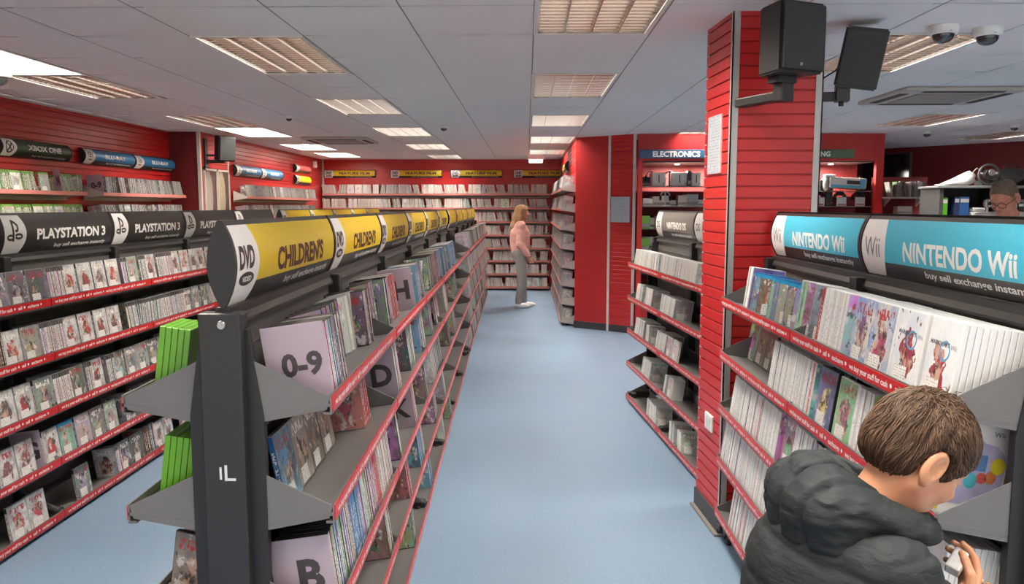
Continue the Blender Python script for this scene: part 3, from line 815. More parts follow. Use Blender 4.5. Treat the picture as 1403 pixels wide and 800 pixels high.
rack('kids', -.715, 1.83, R(1.2), 6, 1.07, {1: S_CH, -1: S_GRN}, 'black-framed rack with yellow round header signs, running along the left of the blue aisle')
rack('kids2', -.86, 8.47, R(.9), 5, 1.15, {1: S_YEL, -1: S_GRN}, 'farther yellow-signed rack standing end-on before the back wall')
rack('ps', -2.60, 2.785, 0., 5, 1.045, {1: S_PS, -1: S_BLK}, 'rack with black header signs parallel to the left red wall')
rack('yel', -2.62, 8.35, R(.3), 5, 1.15, {1: S_YEL, -1: S_YEL}, 'yellow-signed rack behind the black-signed rack, only its sign tops in view')
rack('wii', 1.1506, 1.687, R(-.35), 2, 1.0026, {-1: S_WII, 1: S_CYB}, 'rack with light blue header signs at the right, in front of the boy', levels=[1.6 - (1.6 - z) * .937 for z in ZS], dz=.0095)
rack('ds', 1.257, 4.36, R(4.9), 2, 1.05, {-1: S_DS, 1: S_GYB}, 'rack with grey header signs standing behind the red pillar')
# ================================================================== BOXED GAMES AND FILMS
def seed_out(t):
    oi = t.new('ShaderNodeObjectInfo'); at = t.new('ShaderNodeAttribute', attribute_name='seed')
    return t.math('FRACT', t.math('ADD', oi.outputs['Random'], at.outputs['Fac']))
def cover_mat(name, sat, val, white=.0, hue=None, bg=None, fc=None, plain=False, tint=None, rough=.3):
    """printed cover: title band, figure-like blotches, differing from case to case"""
    t = NT(name); s = seed_out(t); uv = t.new('ShaderNodeTexCoord'); sep = t.new('ShaderNodeSeparateXYZ'); t.link(uv.outputs['UV'], sep.inputs[0])
    u, v = sep.outputs[0], sep.outputs[1]
    def nz(scale, off, det=3., rough=.6):
        n = t.new('ShaderNodeTexNoise', noise_dimensions='4D', i_Scale=scale, i_Detail=det, i_Roughness=rough)
        t.link(uv.outputs['UV'], n.inputs['Vector']); t.link(t.math('MULTIPLY_ADD', s, 91.7, off), n.inputs['W']); return n.outputs[0]
    def hsv(mul, add, sa, va):
        c = t.new('ShaderNodeCombineColor', mode='HSV')
        h = t.math('FRACT', t.math('MULTIPLY_ADD', s, mul, add))
        if hue is not None: h = t.math('FRACT', t.math('ADD', t.math('MULTIPLY', h, hue[1]), hue[0]))
        t.link(h, c.inputs[0]); c.inputs[1].default_value = sa
        t.link(t.math('MULTIPLY_ADD', t.math('FRACT', t.math('MULTIPLY', s, mul * 3.1)), va * .9, va * .25), c.inputs[2]); return c.outputs[0]
    A, B, Cc = hsv(17.3, .1, sat, val), hsv(29.7, .45, sat * .8, val * .8), hsv(41.1, .0, sat * 1.1, val * 1.1)
    if fc is not None: Cc = t.mix(t.math('FRACT', t.math('MULTIPLY', s, 7.7)), fc[0], fc[1])
    sharp = lambda o, c, w=.03: t.ramp(o, [(c - w, (0, 0, 0)), (c + w, (1, 1, 1))])
    col = t.mix(sharp(nz(2.2, 0), .5, .12), A, B)
    if bg is not None: col = t.mix(sharp(nz(2.2, 0), .5, .12), bg[0], bg[1])
    # figure: vertical blob around the centre
    d = t.math('ADD', t.math('POWER', t.math('MULTIPLY', t.math('SUBTRACT', u, .5), 2.3), 2.), t.math('POWER', t.math('MULTIPLY', t.math('SUBTRACT', v, .42), 2.), 2.))
    fig = t.math('LESS_THAN', t.math('ADD', d, t.math('MULTIPLY', t.math('SUBTRACT', nz(4., 3.), .5), 1.8)), .38)
    figc = t.mix(sharp(nz(3.6, 9.), .5, .04), Cc, t.mix(sharp(nz(4.4, 13.), .5, .04), rgb(196, 160, 138), rgb(58, 48, 48)))
    col = t.mix(fig, col, figc)
    col = t.mix(t.math('MULTIPLY', sharp(nz(3.8, 21., 4., .7), .6, .03), .85), col, rgb(222, 216, 210))
    col = t.mix(t.math('MULTIPLY', sharp(nz(5.2, 33.), .64, .02), .9), col, rgb(44, 40, 44))
    # title band
    tb = t.math('MULTIPLY', t.math('GREATER_THAN', v, .76), t.math('LESS_THAN', v, .92))
    tn = t.new('ShaderNodeTexNoise', noise_dimensions='4D', i_Scale=1., i_Detail=1.); cb = t.new('ShaderNodeCombineXYZ')
    t.link(t.math('MULTIPLY', u, 14.), cb.inputs[0]); t.link(t.math('MULTIPLY', v, 9.), cb.inputs[1]); t.link(cb.outputs[0], tn.inputs['Vector']); t.link(t.math('MULTIPLY', s, 77.), tn.inputs['W'])
    ink = t.math('MULTIPLY', t.math('MULTIPLY', tb, sharp(tn.outputs[0], .52, .02)), t.math('LESS_THAN', t.math('ABSOLUTE', t.math('SUBTRACT', u, .5)), .4))
    if plain: ink = t.math('MULTIPLY', ink, 0.)
    col = t.mix(ink, col, t.mix(t.math('GREATER_THAN', t.math('FRACT', t.math('MULTIPLY', s, 13.)), .5), rgb(235, 228, 215), rgb(176, 30, 32)))
    if white: col = t.mix(white, col, rgb(222, 218, 212))
    if tint is not None:                    # coloured brand band along the top
        col = t.mix(t.math('GREATER_THAN', v, .915), col, tint)
    t.color(col); t.b.inputs['Roughness'].default_value = rough; return t.m
def spine_mat(name, base, ink, odd, p_odd, topband=None, density=.5, sat=.5):
    t = NT(name); s = seed_out(t); uv = t.new('ShaderNodeTexCoord'); sep = t.new('ShaderNodeSeparateXYZ'); t.link(uv.outputs['UV'], sep.inputs[0])
    u, v = sep.outputs[0], sep.outputs[1]
    hs = t.new('ShaderNodeCombineColor', mode='HSV'); t.link(t.math('FRACT', t.math('MULTIPLY', s, 37.7)), hs.inputs[0]); hs.inputs[1].default_value = sat
    t.link(t.math('MULTIPLY_ADD', t.math('FRACT', t.math('MULTIPLY', s, 61.3)), .55, .1), hs.inputs[2])
    isodd = t.math('LESS_THAN', t.math('FRACT', t.math('MULTIPLY', s, 23.9)), p_odd)
    # brightness varies a little from case to case
    bb = t.mix(t.math('FRACT', t.math('MULTIPLY', s, 11.3)), base, tuple(c * .72 for c in base))
    col = t.mix(isodd, bb, hs.outputs[0] if odd is None else odd)
    n = t.new('ShaderNodeTexNoise', noise_dimensions='4D', i_Scale=1., i_Detail=2.); cb = t.new('ShaderNodeCombineXYZ')
    t.link(t.math('MULTIPLY', u, 2.2), cb.inputs[0]); t.link(t.math('MULTIPLY', v, 30.), cb.inputs[1]); t.link(cb.outputs[0], n.inputs['Vector']); t.link(t.math('MULTIPLY', s, 53.), n.inputs['W'])
    lane = t.math('MULTIPLY', t.math('LESS_THAN', t.math('ABSOLUTE', t.math('SUBTRACT', u, .5)), .27), t.math('MULTIPLY', t.math('GREATER_THAN', v, .16), t.math('LESS_THAN', v, .78)))
    txt = t.math('MULTIPLY', lane, t.math('GREATER_THAN', n.outputs[0], density))
    col = t.mix(txt, col, t.mix(isodd, ink, rgb(225, 222, 216)))
    foot = t.math('MULTIPLY', t.math('LESS_THAN', v, .1), t.math('GREATER_THAN', v, .04))
    col = t.mix(t.math('MULTIPLY', foot, .6), col, ink)
    if topband is not None: col = t.mix(t.math('GREATER_THAN', v, .86), col, topband)
    t.color(col); t.b.inputs['Roughness'].default_value = .32; return t.m
def sticker_mat():
    t = NT('white price sticker'); uv = t.new('ShaderNodeTexCoord'); sep = t.new('ShaderNodeSeparateXYZ'); t.link(uv.outputs['UV'], sep.inputs[0]); s = seed_out(t)
    n = t.new('ShaderNodeTexNoise', noise_dimensions='4D', i_Scale=1., i_Detail=1.); cb = t.new('ShaderNodeCombineXYZ')
    t.link(t.math('MULTIPLY', sep.outputs[0], 20.), cb.inputs[0]); t.link(t.math('MULTIPLY', t.math('FLOOR', t.math('MULTIPLY', sep.outputs[1], 6.)), 3.7), cb.inputs[1]); t.link(cb.outputs[0], n.inputs['Vector']); t.link(t.math('MULTIPLY', s, 19.), n.inputs['W'])
    row = t.math('GREATER_THAN', t.math('FRACT', t.math('MULTIPLY', sep.outputs[1], 6.)), .5)
    t.color(t.mix(t.math('MULTIPLY', row, t.math('GREATER_THAN', n.outputs[0], .52)), rgb(228, 226, 220), rgb(176, 170, 166))); t.b.inputs['Roughness'].default_value = .5; return t.m
STK = sticker_mat()
CLEAR = mat('clear grey case plastic', rgb(150, 150, 150), .3); WPL = mat('white case plastic', rgb(226, 224, 220), .3); KPL = mat('black case plastic', rgb(38, 37, 38), .32)
GPL = mat('green case plastic', rgb(102, 168, 34), .28); GPL2 = mat('lime case top', rgb(178, 208, 60), .3); BPL = mat('blue case plastic', rgb(36, 104, 168), .28)
PAPER = mat('paper insert edge', rgb(206, 200, 192), .7)
# style: (t, depth, height, [cover, spine, plastic, sticker], sticker?)
ST = {
 'ps':  (.014, .135, .171, [cover_mat('console game cover', .3, .4, .02), spine_mat('console game spine', rgb(214, 208, 202), rgb(90, 84, 82), None, .22, rgb(52, 48, 48), .5, .45), CLEAR, STK], True),
 'psw': (.014, .135, .171, [cover_mat('pale football game cover', .6, .6, .06, bg=(rgb(214, 210, 206), rgb(150, 146, 146)), fc=(rgb(186, 40, 40), rgb(70, 60, 66))), spine_mat('pale game spine', rgb(222, 216, 210), rgb(150, 60, 56), None, .1, rgb(70, 62, 60), .52, .5), CLEAR, STK], True),
 'wii': (.0142, .135, .19, [cover_mat('white-boxed game cover', .75, .75, .12), spine_mat('white game spine', rgb(232, 230, 226), rgb(168, 166, 164), rgb(190, 84, 74), .06, None, .56), WPL, STK], True),
 'wib': (.014, .135, .171, [cover_mat('blue-banded brawl cover', .5, .5, .05, bg=(rgb(150, 120, 96), rgb(92, 66, 56)), fc=(rgb(190, 110, 70), rgb(70, 60, 80)), tint=rgb(48, 160, 206)), spine_mat('blue spine plain', rgb(60, 160, 200), rgb(225, 225, 225), None, .3, rgb(48, 160, 206)), BPL, STK], True),
 'wik': (.0142, .135, .19, [cover_mat('white kart game cover', .8, .75, .0, bg=(rgb(232, 230, 226), rgb(206, 212, 218)), fc=(rgb(186, 54, 50), rgb(60, 66, 96)), plain=True), spine_mat('white kart spine', rgb(232, 230, 226), rgb(140, 138, 136), rgb(190, 84, 74), .0, None, .9), WPL, STK], True),
 'wis': (.0142, .135, .19, [cover_mat('bright sport game cover', .7, .8, .05, bg=(rgb(120, 156, 200), rgb(216, 206, 190)), fc=(rgb(186, 46, 44), rgb(52, 84, 168))), spine_mat('bright sport spine', rgb(232, 230, 226), rgb(140, 138, 136), rgb(190, 84, 74), .0, None, .9), WPL, STK], True),
 'wil': (.0142, .135, .19, [cover_mat('grey blue game cover', .35, .6, .1, hue=(.55, .1)), spine_mat('grey blue spine', rgb(232, 230, 226), rgb(140, 138, 136), rgb(190, 84, 74), .0, None, .6), WPL, STK], True),
 'wiu': (.014, .135, .171, [cover_mat('blue-topped game cover', .5, .5, .1, tint=rgb(48, 160, 206)), spine_mat('blue game spine', rgb(60, 160, 200), rgb(225, 225, 225), None, .3, rgb(48, 160, 206)), BPL, STK], True),
 'dvd': (.0142, .135, .19, [cover_mat('film cover', .6, .5, .03), spine_mat('film spine', rgb(214, 204, 196), rgb(92, 76, 72), None, .62, None, .5, .55), KPL, STK], True),
 'dvr': (.0142, .135, .19, [cover_mat('red film cover', .8, .6, .08, hue=(.97, .06)), spine_mat('red film spine', rgb(190, 40, 40), rgb(232, 222, 214), rgb(176, 44, 44), .5, None, .52), CLEAR, STK], True),
 'dvb': (.0142, .135, .19, [cover_mat('blue film cover', .75, .55, .06, hue=(.55, .05)), spine_mat('blue film spine', rgb(52, 104, 158), rgb(232, 222, 214), rgb(60, 120, 170), .5, None, .52), CLEAR, STK], True),
 'wal': (.0142, .135, .19, [cover_mat('wall film cover', .35, .75, .35), spine_mat('wall film spine', rgb(236, 222, 212), rgb(150, 116, 106), None, .32, None, .52, .3), CLEAR, STK], False),
 'blu': (.012, .135, .171, [cover_mat('blue-trimmed film cover', .35, .45, .15), spine_mat('blue-trimmed film spine', rgb(176, 172, 168), rgb(88, 82, 80), rgb(62, 58, 58), .45, None, .5, .25), CLEAR, STK], False),
 'x36': (.0142, .135, .19, [GPL, GPL, GPL, STK], False),
 'xon': (.0142, .135, .171, [cover_mat('green-topped game cover', .4, .45, .25, tint=rgb(104, 144, 70)), spine_mat('green-topped game spine', rgb(206, 200, 192), rgb(96, 90, 84), rgb(86, 74, 70), .4, rgb(96, 128, 66)), GPL, STK], True),
 'brn': (.0142, .135, .19, [cover_mat('brown game cover', .35, .34, .05, hue=(.03, .08)), spine_mat('brown game spine', rgb(110, 84, 66), rgb(220, 214, 206), None, .2), KPL, STK], True),
 'ds':  (.0155, .125, .137, [cover_mat('handheld game cover', .4, .6, .35), spine_mat('handheld game spine', rgb(226, 222, 216), rgb(140, 134, 130), None, .07, None, .55, .3), WPL, STK], True),
}
def case_faces(mb, t, d, h, stk, mats):
    x, y = t / 2, d / 2; e = .0012
    mb.box((-x, -y, 0), (x, y, h), 2)
    # sleeve faces, a hair proud of the plastic
    mb.quad((x + e * .3, -y + .002, .003), (x + e * .3, y - .004, .003), (x + e * .3, y - .004, h - .003), (x + e * .3, -y + .002, h - .003), 0)
    mb.quad((-x - e * .3, y - .004, .003), (-x - e * .3, -y + .002, .003), (-x - e * .3, -y + .002, h - .003), (-x - e * .3, y - .004, h - .003), 0)
    mb.quad((-x + .001, -y - e * .3, .003), (x - .001, -y - e * .3, .003), (x - .001, -y - e * .3, h - .003), (-x + .001, -y - e * .3, h - .003), 1)
    if stk:
        a0, a1, z0, z1 = -y + .022, y - .05, .008, .052
        mb.quad((x + e, a0, z0), (x + e, a1, z0), (x + e, a1, z1), (x + e, a0, z1), 3)
FAR = {}; NEAR = {}
for k, (t, d, h, ms, stk) in ST.items():
    mb = MB(); case_faces(mb, t, d, h, stk, ms); FAR[k] = mb.mesh(k + ' case', ms)
    b = MB(); b.bbox((-t / 2, -d / 2, 0), (t / 2, d / 2, h), .0016, 0); body = b.mesh(k + ' shell', [ms[2]])
    c = MB(); x, y, e = t / 2, d / 2, .0004
    c.quad((x + e, -y + .001, .003), (x + e, y - .006, .003), (x + e, y - .006, h - .003), (x + e, -y + .001, h - .003), 0)
    c.quad((-x - e, y - .006, .003), (-x - e, -y + .001, .003), (-x - e, -y + .001, h - .003), (-x - e, y - .006, h - .003), 0)
    c.quad((-x, -y - e, .003), (x, -y - e, .003), (x, -y - e, h - .003), (-x, -y - e, h - .003), 1)
    c.quad((-x, -y - e, h - .003), (x, -y - e, h - .003), (x, y - .02, h - .003), (-x, y - .02, h - .003), 0)
    cov = c.mesh(k + ' sleeve', ms[:2])
    s = MB(); s.box((x + .0006, -y + .02, .008), (x + .0012, y - .055, .05), 0); stm = s.mesh(k + ' sticker', [STK])
    NEAR[k] = (body, cov, stm)

CASES = {}                 # kind name -> list of dict(M, st, dist, info)
def add_case(kind, st, M, info):
    CASES.setdefault(kind, []).append(dict(M=M, st=st, info=info, dist=(M.translation - Vector((0, 0, 1.6))).length))
def frame(rk, side, level, y, w, tilt=TILT, zoff=0.):
    """origin on the shelf floor; axes out, up, along (rack local +y)"""
    z = rk['levels'][level] - .008 - (WF - w) * math.tan(tilt) + zoff
    o = Vector((side * math.cos(tilt), 0, math.sin(tilt))); n = Vector((-side * math.sin(tilt), 0, math.cos(tilt)))
    return Vector((side * w, y, z)), o, n
def mtx(p, X, Y, Z):
    M = Matrix.Identity(4)
    for i, a in enumerate((X, Y, Z)):
        for j in range(3): M[j][i] = a[j]
    M.translation = p; return M
def fill(rkey, side, level, runs, kind, rackname, y0=.02, ymin=-9, ymax=99, w_front=.243, slope=True):
    """runs from the near end: ('S',n,style[,lean]) spines out, ('F',n,style[,depth]) covers out, ('B',n,style) covers out leaning on the back, ('G',len), ('C',letter)"""
    rk = RACKS[rkey]; y = y0; cnt = 0; rnd = random.Random(len(rkey) * 97 + side * 13 + level * 7 + len(runs))
    for r in runs:
        k = r[0]
        if k == 'G': y += r[1]; continue
        if k == 'W': w_front = r[1]; continue
        if k == 'C':
            p, o, n = frame(rk, side, level, y + .004, .243 - .072)
            CARDS.append((rk['M'] @ mtx(p, o, Vector((0, 0, 1)).cross(o).normalized() if False else n.cross(o), n), r[1], rackname, level, side)); y += .012; continue
        st = r[2]; t, d, h = ST[st][:3]
        for i in range(r[1]):
            if y > rk['L'] - .03 or y > ymax: break
            if k == 'S':
                lean = (r[3] if len(r) > 3 else 0) + rnd.uniform(-.012, .012)
                pitch = t + (.0009 if not (len(r) > 3) else .006)
                p, o, n = frame(rk, side, level, y + pitch / 2, w_front - d / 2 - rnd.uniform(0, .006))
                a = (-o).cross(n)
                q = Matrix.Rotation(lean, 3, o); X, Z = q @ a, q @ n
                M = rk['M'] @ mtx(p, X, -o, Z); y += pitch
            elif k == 'A':
                ang = r[3] * side; p, o, n = frame(rk, side, level, y + .05, w_front - .075)
                q = Matrix.Rotation(-ang + rnd.uniform(-.06, .06), 3, n); o2 = q @ o
                M = rk['M'] @ mtx(p, o2, n.cross(o2), n); y += r[4] if len(r) > 4 else .03
            elif k in 'FB':
                if k == 'F': p, o, n = frame(rk, side, level, y + d / 2 + .003, w_front - .02 - rnd.uniform(0, .01))
                else:
                    p, o, n = frame(rk, side, level, y + d / 2 + .003, .115 - rnd.uniform(0, .01)); q = Matrix.Rotation(-side * R(3), 3, Vector((0, 1, 0))); o, n = q @ o, q @ n
                q = Matrix.Rotation(rnd.uniform(-.03, .03), 3, n); o2 = q @ o
                M = rk['M'] @ mtx(p, o2, n.cross(o2), n); 
                for j in range(1, (r[3] if len(r) > 3 else 1)):
                    if y >= ymin: add_case(kind, st, Matrix.Translation((rk['M'].to_3x3() @ o) * -(j * (t + .001))) @ M, (rackname, level, k, cnt, st, side, j))
                y += d + rnd.uniform(.004, .012)
            cnt += 1
            if y >= ymin: add_case(kind, st, M, (rackname, level, k, cnt, st, side, 0))
CARDS = []
def rand_runs(rnd, L, sp, fa, gaps, fill_p=.9, face_p=.4):
    out = []; y = 0
    while y < L:
        r = rnd.random()
        if r > fill_p: g = rnd.uniform(*gaps); out.append(('G', g)); y += g
        elif rnd.random() < face_p: n = rnd.randint(1, 3); out.append(('F', n, rnd.choice(fa))); y += n * .143
        else:
            n = rnd.randint(5, 16); s = rnd.choice(sp)
            out.append(('S', n, s) if rnd.random() < .7 else ('S', n, s, rnd.choice((-.16, .14)))); y += n * .0152
    return out

rn = random.Random(3)
# --- black-signed rack (side facing the aisle), levels from the top; local y of the frame edge is about .75
PSN = 'black-signed rack'
ps_lv = [
 [('G', .62), ('F', 1, 'ps'), ('F', 2, 'ps'), ('S', 9, 'psw'), ('F', 1, 'psw'), ('F', 3, 'psw'), ('S', 5, 'ps'), ('F', 1, 'ps'), ('S', 6, 'ps'), ('F', 1, 'psw'), ('S', 5, 'ps')] + rand_runs(rn, 2.6, ['ps', 'psw'], ['ps', 'psw'], (.02, .1), .97, .4),
 [('G', .6), ('S', 6, 'brn'), ('F', 1, 'psw'), ('F', 1, 'ps'), ('S', 13, 'psw'), ('G', .01), ('F', 4, 'psw'), ('G', .05), ('S', 10, 'ps')] + rand_runs(rn, 2.8, ['ps', 'psw'], ['ps', 'psw'], (.05, .12), .95, .4),
 [('G', .62), ('F', 2, 'psw'), ('F', 1, 'ps'), ('S', 10, 'psw'), ('F', 1, 'ps'), ('S', 4, 'ps'), ('F', 1, 'psw'), ('S', 6, 'ps'), ('F', 2, 'ps')] + rand_runs(rn, 2.8, ['ps', 'psw'], ['ps'], (.05, .12), .93, .5),
 [('G', .6), ('F', 2, 'psw'), ('G', .02), ('C', 'G'), ('G', .03), ('F', 1, 'psw'), ('F', 1, 'wiu'), ('F', 1, 'ps'), ('F', 2, 'ps'), ('G', .06), ('S', 7, 'ps')] + rand_runs(rn, 2.6, ['ps'], ['ps', 'psw'], (.05, .2), .85, .6),
 [('G', .66), ('F', 2, 'psw'), ('G', .26), ('F', 1, 'ps'), ('G', .24), ('S', 4, 'psw'), ('F', 1, 'ps'), ('F', 1, 'ps'), ('S', 9, 'brn'), ('F', 2, 'psw')] + rand_runs(rn, 2.2, ['ps', 'brn'], ['ps', 'psw'], (.1, .3), .75, .6)]
for k, r in enumerate(ps_lv): fill('ps', 1, k, r, 'game_case', PSN, ymin=.55)
# --- light blue rack
WN = 'light-blue-signed rack'
wii_lv = [
 [('G', .01), ('F', 2, 'wik', 10), ('F', 2, 'wis', 10), ('S', 12, 'wii'), ('S', 2, 'dvr'), ('G', .03), ('A', 1, 'wil', .75, .07), ('A', 4, 'wii', .8, .02), ('G', .03), ('A', 2, 'wiu', .7, .09), ('A', 4, 'wiu', .8, .02), ('G', .02), ('A', 1, 'wiu', .8, .1), ('G', .04), ('A', 1, 'wib', .95, .06), ('A', 5, 'wiu', 1., .02), ('S', 4, 'wii')],
 [('G', .30), ('G', .1), ('S', 7, 'wii'), ('F', 1, 'wii'), ('G', .02), ('F', 1, 'dvd'), ('S', 30, 'wii'), ('G', .05), ('B', 1, 'wiu'), ('B', 3, 'brn'), ('B', 1, 'wii')],
 [('G', .02), ('F', 1, 'wik', 9), ('S', 16, 'wii'), ('S', 22, 'wii'), ('S', 5, 'dvd'), ('S', 12, 'wii'), ('G', .015), ('F', 1, 'dvd'), ('S', 22, 'wii'), ('S', 22, 'wii')],
 [('G', .02), ('S', 40, 'wii'), ('G', .01), ('S', 30, 'wii'), ('G', .02), ('S', 34, 'wii'), ('G', .01), ('S', 24, 'wii')],
 [('G', .4), ('S', 14, 'wii', .2), ('G', .12), ('S', 10, 'wii', .16), ('S', 22, 'wii'), ('G', .03), ('S', 16, 'wii'), ('S', 12, 'wii')]]
for k, r in enumerate(wii_lv): fill('wii', -1, k, r, 'white_game_case', WN, ymin=.9 if k == 3 else .0 if k < 3 else .3)
# --- yellow-signed rack beside the aisle
KN = 'yellow-signed rack'
kid_lv = [
 [('G', .03), ('C', '0-9'), ('S', 8, 'dvd'), ('S', 2, 'dvb'), ('S', 3, 'dvd'), ('G', .06), ('W', .195), ('A', 3, 'dvd', .5, .05), ('A', 4, 'dvd', .35, .03), ('G', .05), ('A', 5, 'wal', .45, .04), ('S', 5, 'dvd', -.12), ('G', .16), ('A', 4, 'dvd', .4, .05), ('S', 6, 'dvd', -.1), ('S', 5, 'dvr'), ('G', .03), ('S', 4, 'dvr'), ('G', .16), ('C', 'H'), ('W', .235), ('S', 8, 'wal'), ('G', .12), ('S', 10, 'dvb'), ('S', 8, 'dvd'), ('G', .3), ('S', 14, 'dvd', -.12), ('G', .1)] + rand_runs(rn, 1.6, ['dvd', 'dvr', 'dvb'], ['dvd'], (.1, .2), .85, .1),
 [('G', .05), ('B', 1, 'dvb'), ('B', 3, 'brn'), ('G', .12), ('W', .19), ('S', 4, 'dvr', -.12), ('S', 3, 'dvr'), ('G', .28), ('W', .23), ('C', 'D'), ('S', 10, 'dvd'), ('S', 5, 'wal'), ('G', .28), ('S', 6, 'dvd'), ('S', 5, 'wal', -.12), ('G', .25), ('S', 7, 'dvb'), ('S', 6, 'wal'), ('G', .35), ('S', 7, 'dvd'), ('G', .2)] + rand_runs(rn, 2., ['dvd', 'wal'], ['dvd'], (.1, .3), .7, .1),
 [('G', .03), ('C', 'B'), ('S', 18, 'dvd'), ('S', 8, 'dvb'), ('S', 16, 'dvd'), ('S', 6, 'dvr'), ('S', 16, 'wal'), ('G', .2), ('S', 3, 'dvd'), ('G', .42), ('C', 'K'), ('S', 4, 'dvr'), ('S', 4, 'wal'), ('G', .4), ('S', 4, 'dvd', -.15), ('G', .3)] + rand_runs(rn, 2., ['dvd', 'wal'], ['dvd'], (.2, .4), .55, .1),
 [('G', .9), ('S', 6, 'dvd'), ('G', .5), ('S', 5, 'dvr'), ('G', .35), ('S', 8, 'dvb'), ('S', 5, 'wal'), ('G', .6), ('S', 7, 'dvd', -.1), ('G', .5), ('S', 6, 'wal')] + rand_runs(rn, 1.4, ['dvd', 'wal'], ['dvd'], (.3, .5), .4, .1),
 [('G', 1.6), ('S', 4, 'dvd', -.2), ('G', .7), ('S', 6, 'dvb'), ('G', .8), ('S', 3, 'wal', -.2), ('G', .5), ('S', 9, 'dvd')]]
for k, r in enumerate(kid_lv): fill('kids', 1, k, r, 'film_case', KN)
for k, r in enumerate([[('G', .02), ('F', 1, 'x36', 5), ('G', .3), ('F', 2, 'x36', 4), ('G', .3), ('F', 2, 'x36', 4)], [('G', .02), ('F', 1, 'x36', 5), ('G', .5), ('F', 1, 'x36', 4)], [('G', .03), ('A', 1, 'brn', 1.35, .05), ('A', 2, 'brn', 1.3, .05)]]):
    fill('kids', -1, k, r, 'green_game_case' if k < 2 else 'brown_game_case', 'green side of yellow rack', w_front=.215)
# --- second yellow rack, the aisle side
for k in range(5):
    fill('kids2', 1, k, [('G', .02), ('S', 3, 'wal'), ('G', .1)] + rand_runs(rn, 5.4, ['wal', 'wal', 'dvd'], ['dvd'], (.05, .2), .93, .06), 'far_film_case', 'farther yellow-signed rack')
# --- grey-signed rack
DN = 'grey-signed rack'
ds_lv = [
 [('G', .3), ('S', 50, 'ds'), ('G', .05), ('S', 8, 'ds', .2), ('G', .02), ('S', 34, 'ds')],
 [('G', .25), ('G', .5), ('S', 22, 'ds'), ('G', .25), ('S', 12, 'ds'), ('G', .1), ('S', 12, 'ds')],
 [('G', .7), ('F', 2, 'ds'), ('S', 14, 'ds'), ('G', .2), ('S', 4, 'ds', .3), ('G', .1), ('S', 18, 'ds')],
 [('G', .5), ('G', .3), ('F', 1, 'ds', 5), ('S', 2, 'ds'), ('G', .4), ('S', 16, 'ds'), ('G', .1)],
 [('G', .5), ('S', 4, 'ds', .5), ('G', .1), ('S', 5, 'ds', .35), ('G', .35), ('S', 8, 'ds', .45), ('S', 5, 'ds', .3)]]
for k, r in enumerate(ds_lv): fill('ds', -1, k, r, 'handheld_game_case', DN)

# --- wall shelves ------------------------------------------------------------------------------------------------
PSHELF = mat('pale grey wall shelf', rgb(196, 186, 180), .45); PLIP = mat('faded red wall shelf lip', rgb(196, 120, 112), .4)
def wall_shelf(x0, y0, x1, y1, z, label, depth=.19, key=None, lip=None):
    """front edge runs (x0,y0)->(x1,y1); the viewer's side is to the right of that direction"""
    a = Vector((x0, y0, 0)); b = Vector((x1, y1, 0)); d = b - a; L = d.length; rz = math.atan2(d.y, d.x)
    e = empty('wall_shelf', (x0, y0, z), rz); tag(e, label, 'shelf', 'shelves on the red slat walls')
    t = math.tan(TILT)
    mb = MB(); mb.prism([(0, -.012), (depth, -.012 - depth * t), (depth, -.006 - depth * t), (0, -.006)], 0, L, 0, 'x')
    mb.box((0, depth - .006, -.07), (L, depth, .05), 0); mb.build('shelf_plate', [PSHELF], e)
    mb = MB(); mb.box((0, -.004, -.026), (L, .0, .008)); mb.build('shelf_lip', [lip or PLIP], e)
    for xx in (.002, L - .006):
        mb = MB(); mb.prism([(.006, -.02), (.012, .008), (depth, .08), (depth, -.05)], xx, xx + .004, 0, 'x'); mb.build('shelf_bracket', [PSHELF], e, recalc=True)
    M = Matrix.Translation((x0, y0, z)) @ Matrix.Rotation(rz, 4, 'Z')
    return M, L
def fill_wall(M, L, st, kind, rackname, level, rnd, face_p=.06, gap_p=.05, skip=None):
    x = .02; cnt = 0; t, d, h = ST[st][:3]; o = Vector((0, -math.cos(TILT), math.sin(TILT))); n = Vector((0, math.sin(TILT), math.cos(TILT)))
    while x < L - .06:
        if skip and skip[0] - .14 < x < skip[1]: x = skip[1]
        r = rnd.random()
        if r < gap_p: x += rnd.uniform(.02, .08); continue
        if r < gap_p + face_p and x < L - .2:
            p = Vector((x + d / 2, .02, -.006 - .02 * math.tan(TILT))); add_case(kind, st, M @ mtx(p, o, n.cross(o), n), (rackname, level, 'F', cnt := cnt + 1, st, 1, 0)); x += d + .01; continue
        m = rnd.randint(4, 12); lean = rnd.choice((0, .0, .14, .22, -.1)); pitch = t + (.001 if lean == 0 else .007)
        for i in range(m):
            if x > L - .05 or (skip and skip[0] - .012 < x < skip[1]): break
            q = Matrix.Rotation(lean + rnd.uniform(-.015, .015), 3, o); yy = .004 + d / 2 + rnd.uniform(0, .006)
            p = Vector((x + pitch / 2, yy, -.006 - yy * math.tan(TILT))); a = (-o).cross(n)
            cnt += 1; add_case(kind, st, M @ mtx(p, q @ a, -o, q @ n), (rackname, level, 'S', cnt, st, 1, 0)); x += pitch
        x += abs(lean) * h * .8
rw = random.Random(11)
BZ = [1.83, 1.565, 1.31, 1.06, .81, .57, .32, .07]
for k, z in enumerate(BZ):
    M, L = wall_shelf(LX2 + .05, 14.98, .44, 14.98, z, f'{ordinal(k + 1)} shelf from the top on the back wall, full of film cases'); fill_wall(M, L, 'wal', 'wall_film_case', 'back wall shelf', k, rw)
for k, z in enumerate(BZ):
    M, L = wall_shelf(.46, 14.95, .46, 10.5, z, f'{ordinal(k + 1)} shelf from the top on the wall right of the woman'); fill_wall(M, L, 'wal', 'side_film_case', 'wall right of the woman', k, rw)
LZ = [1.725, 1.455]
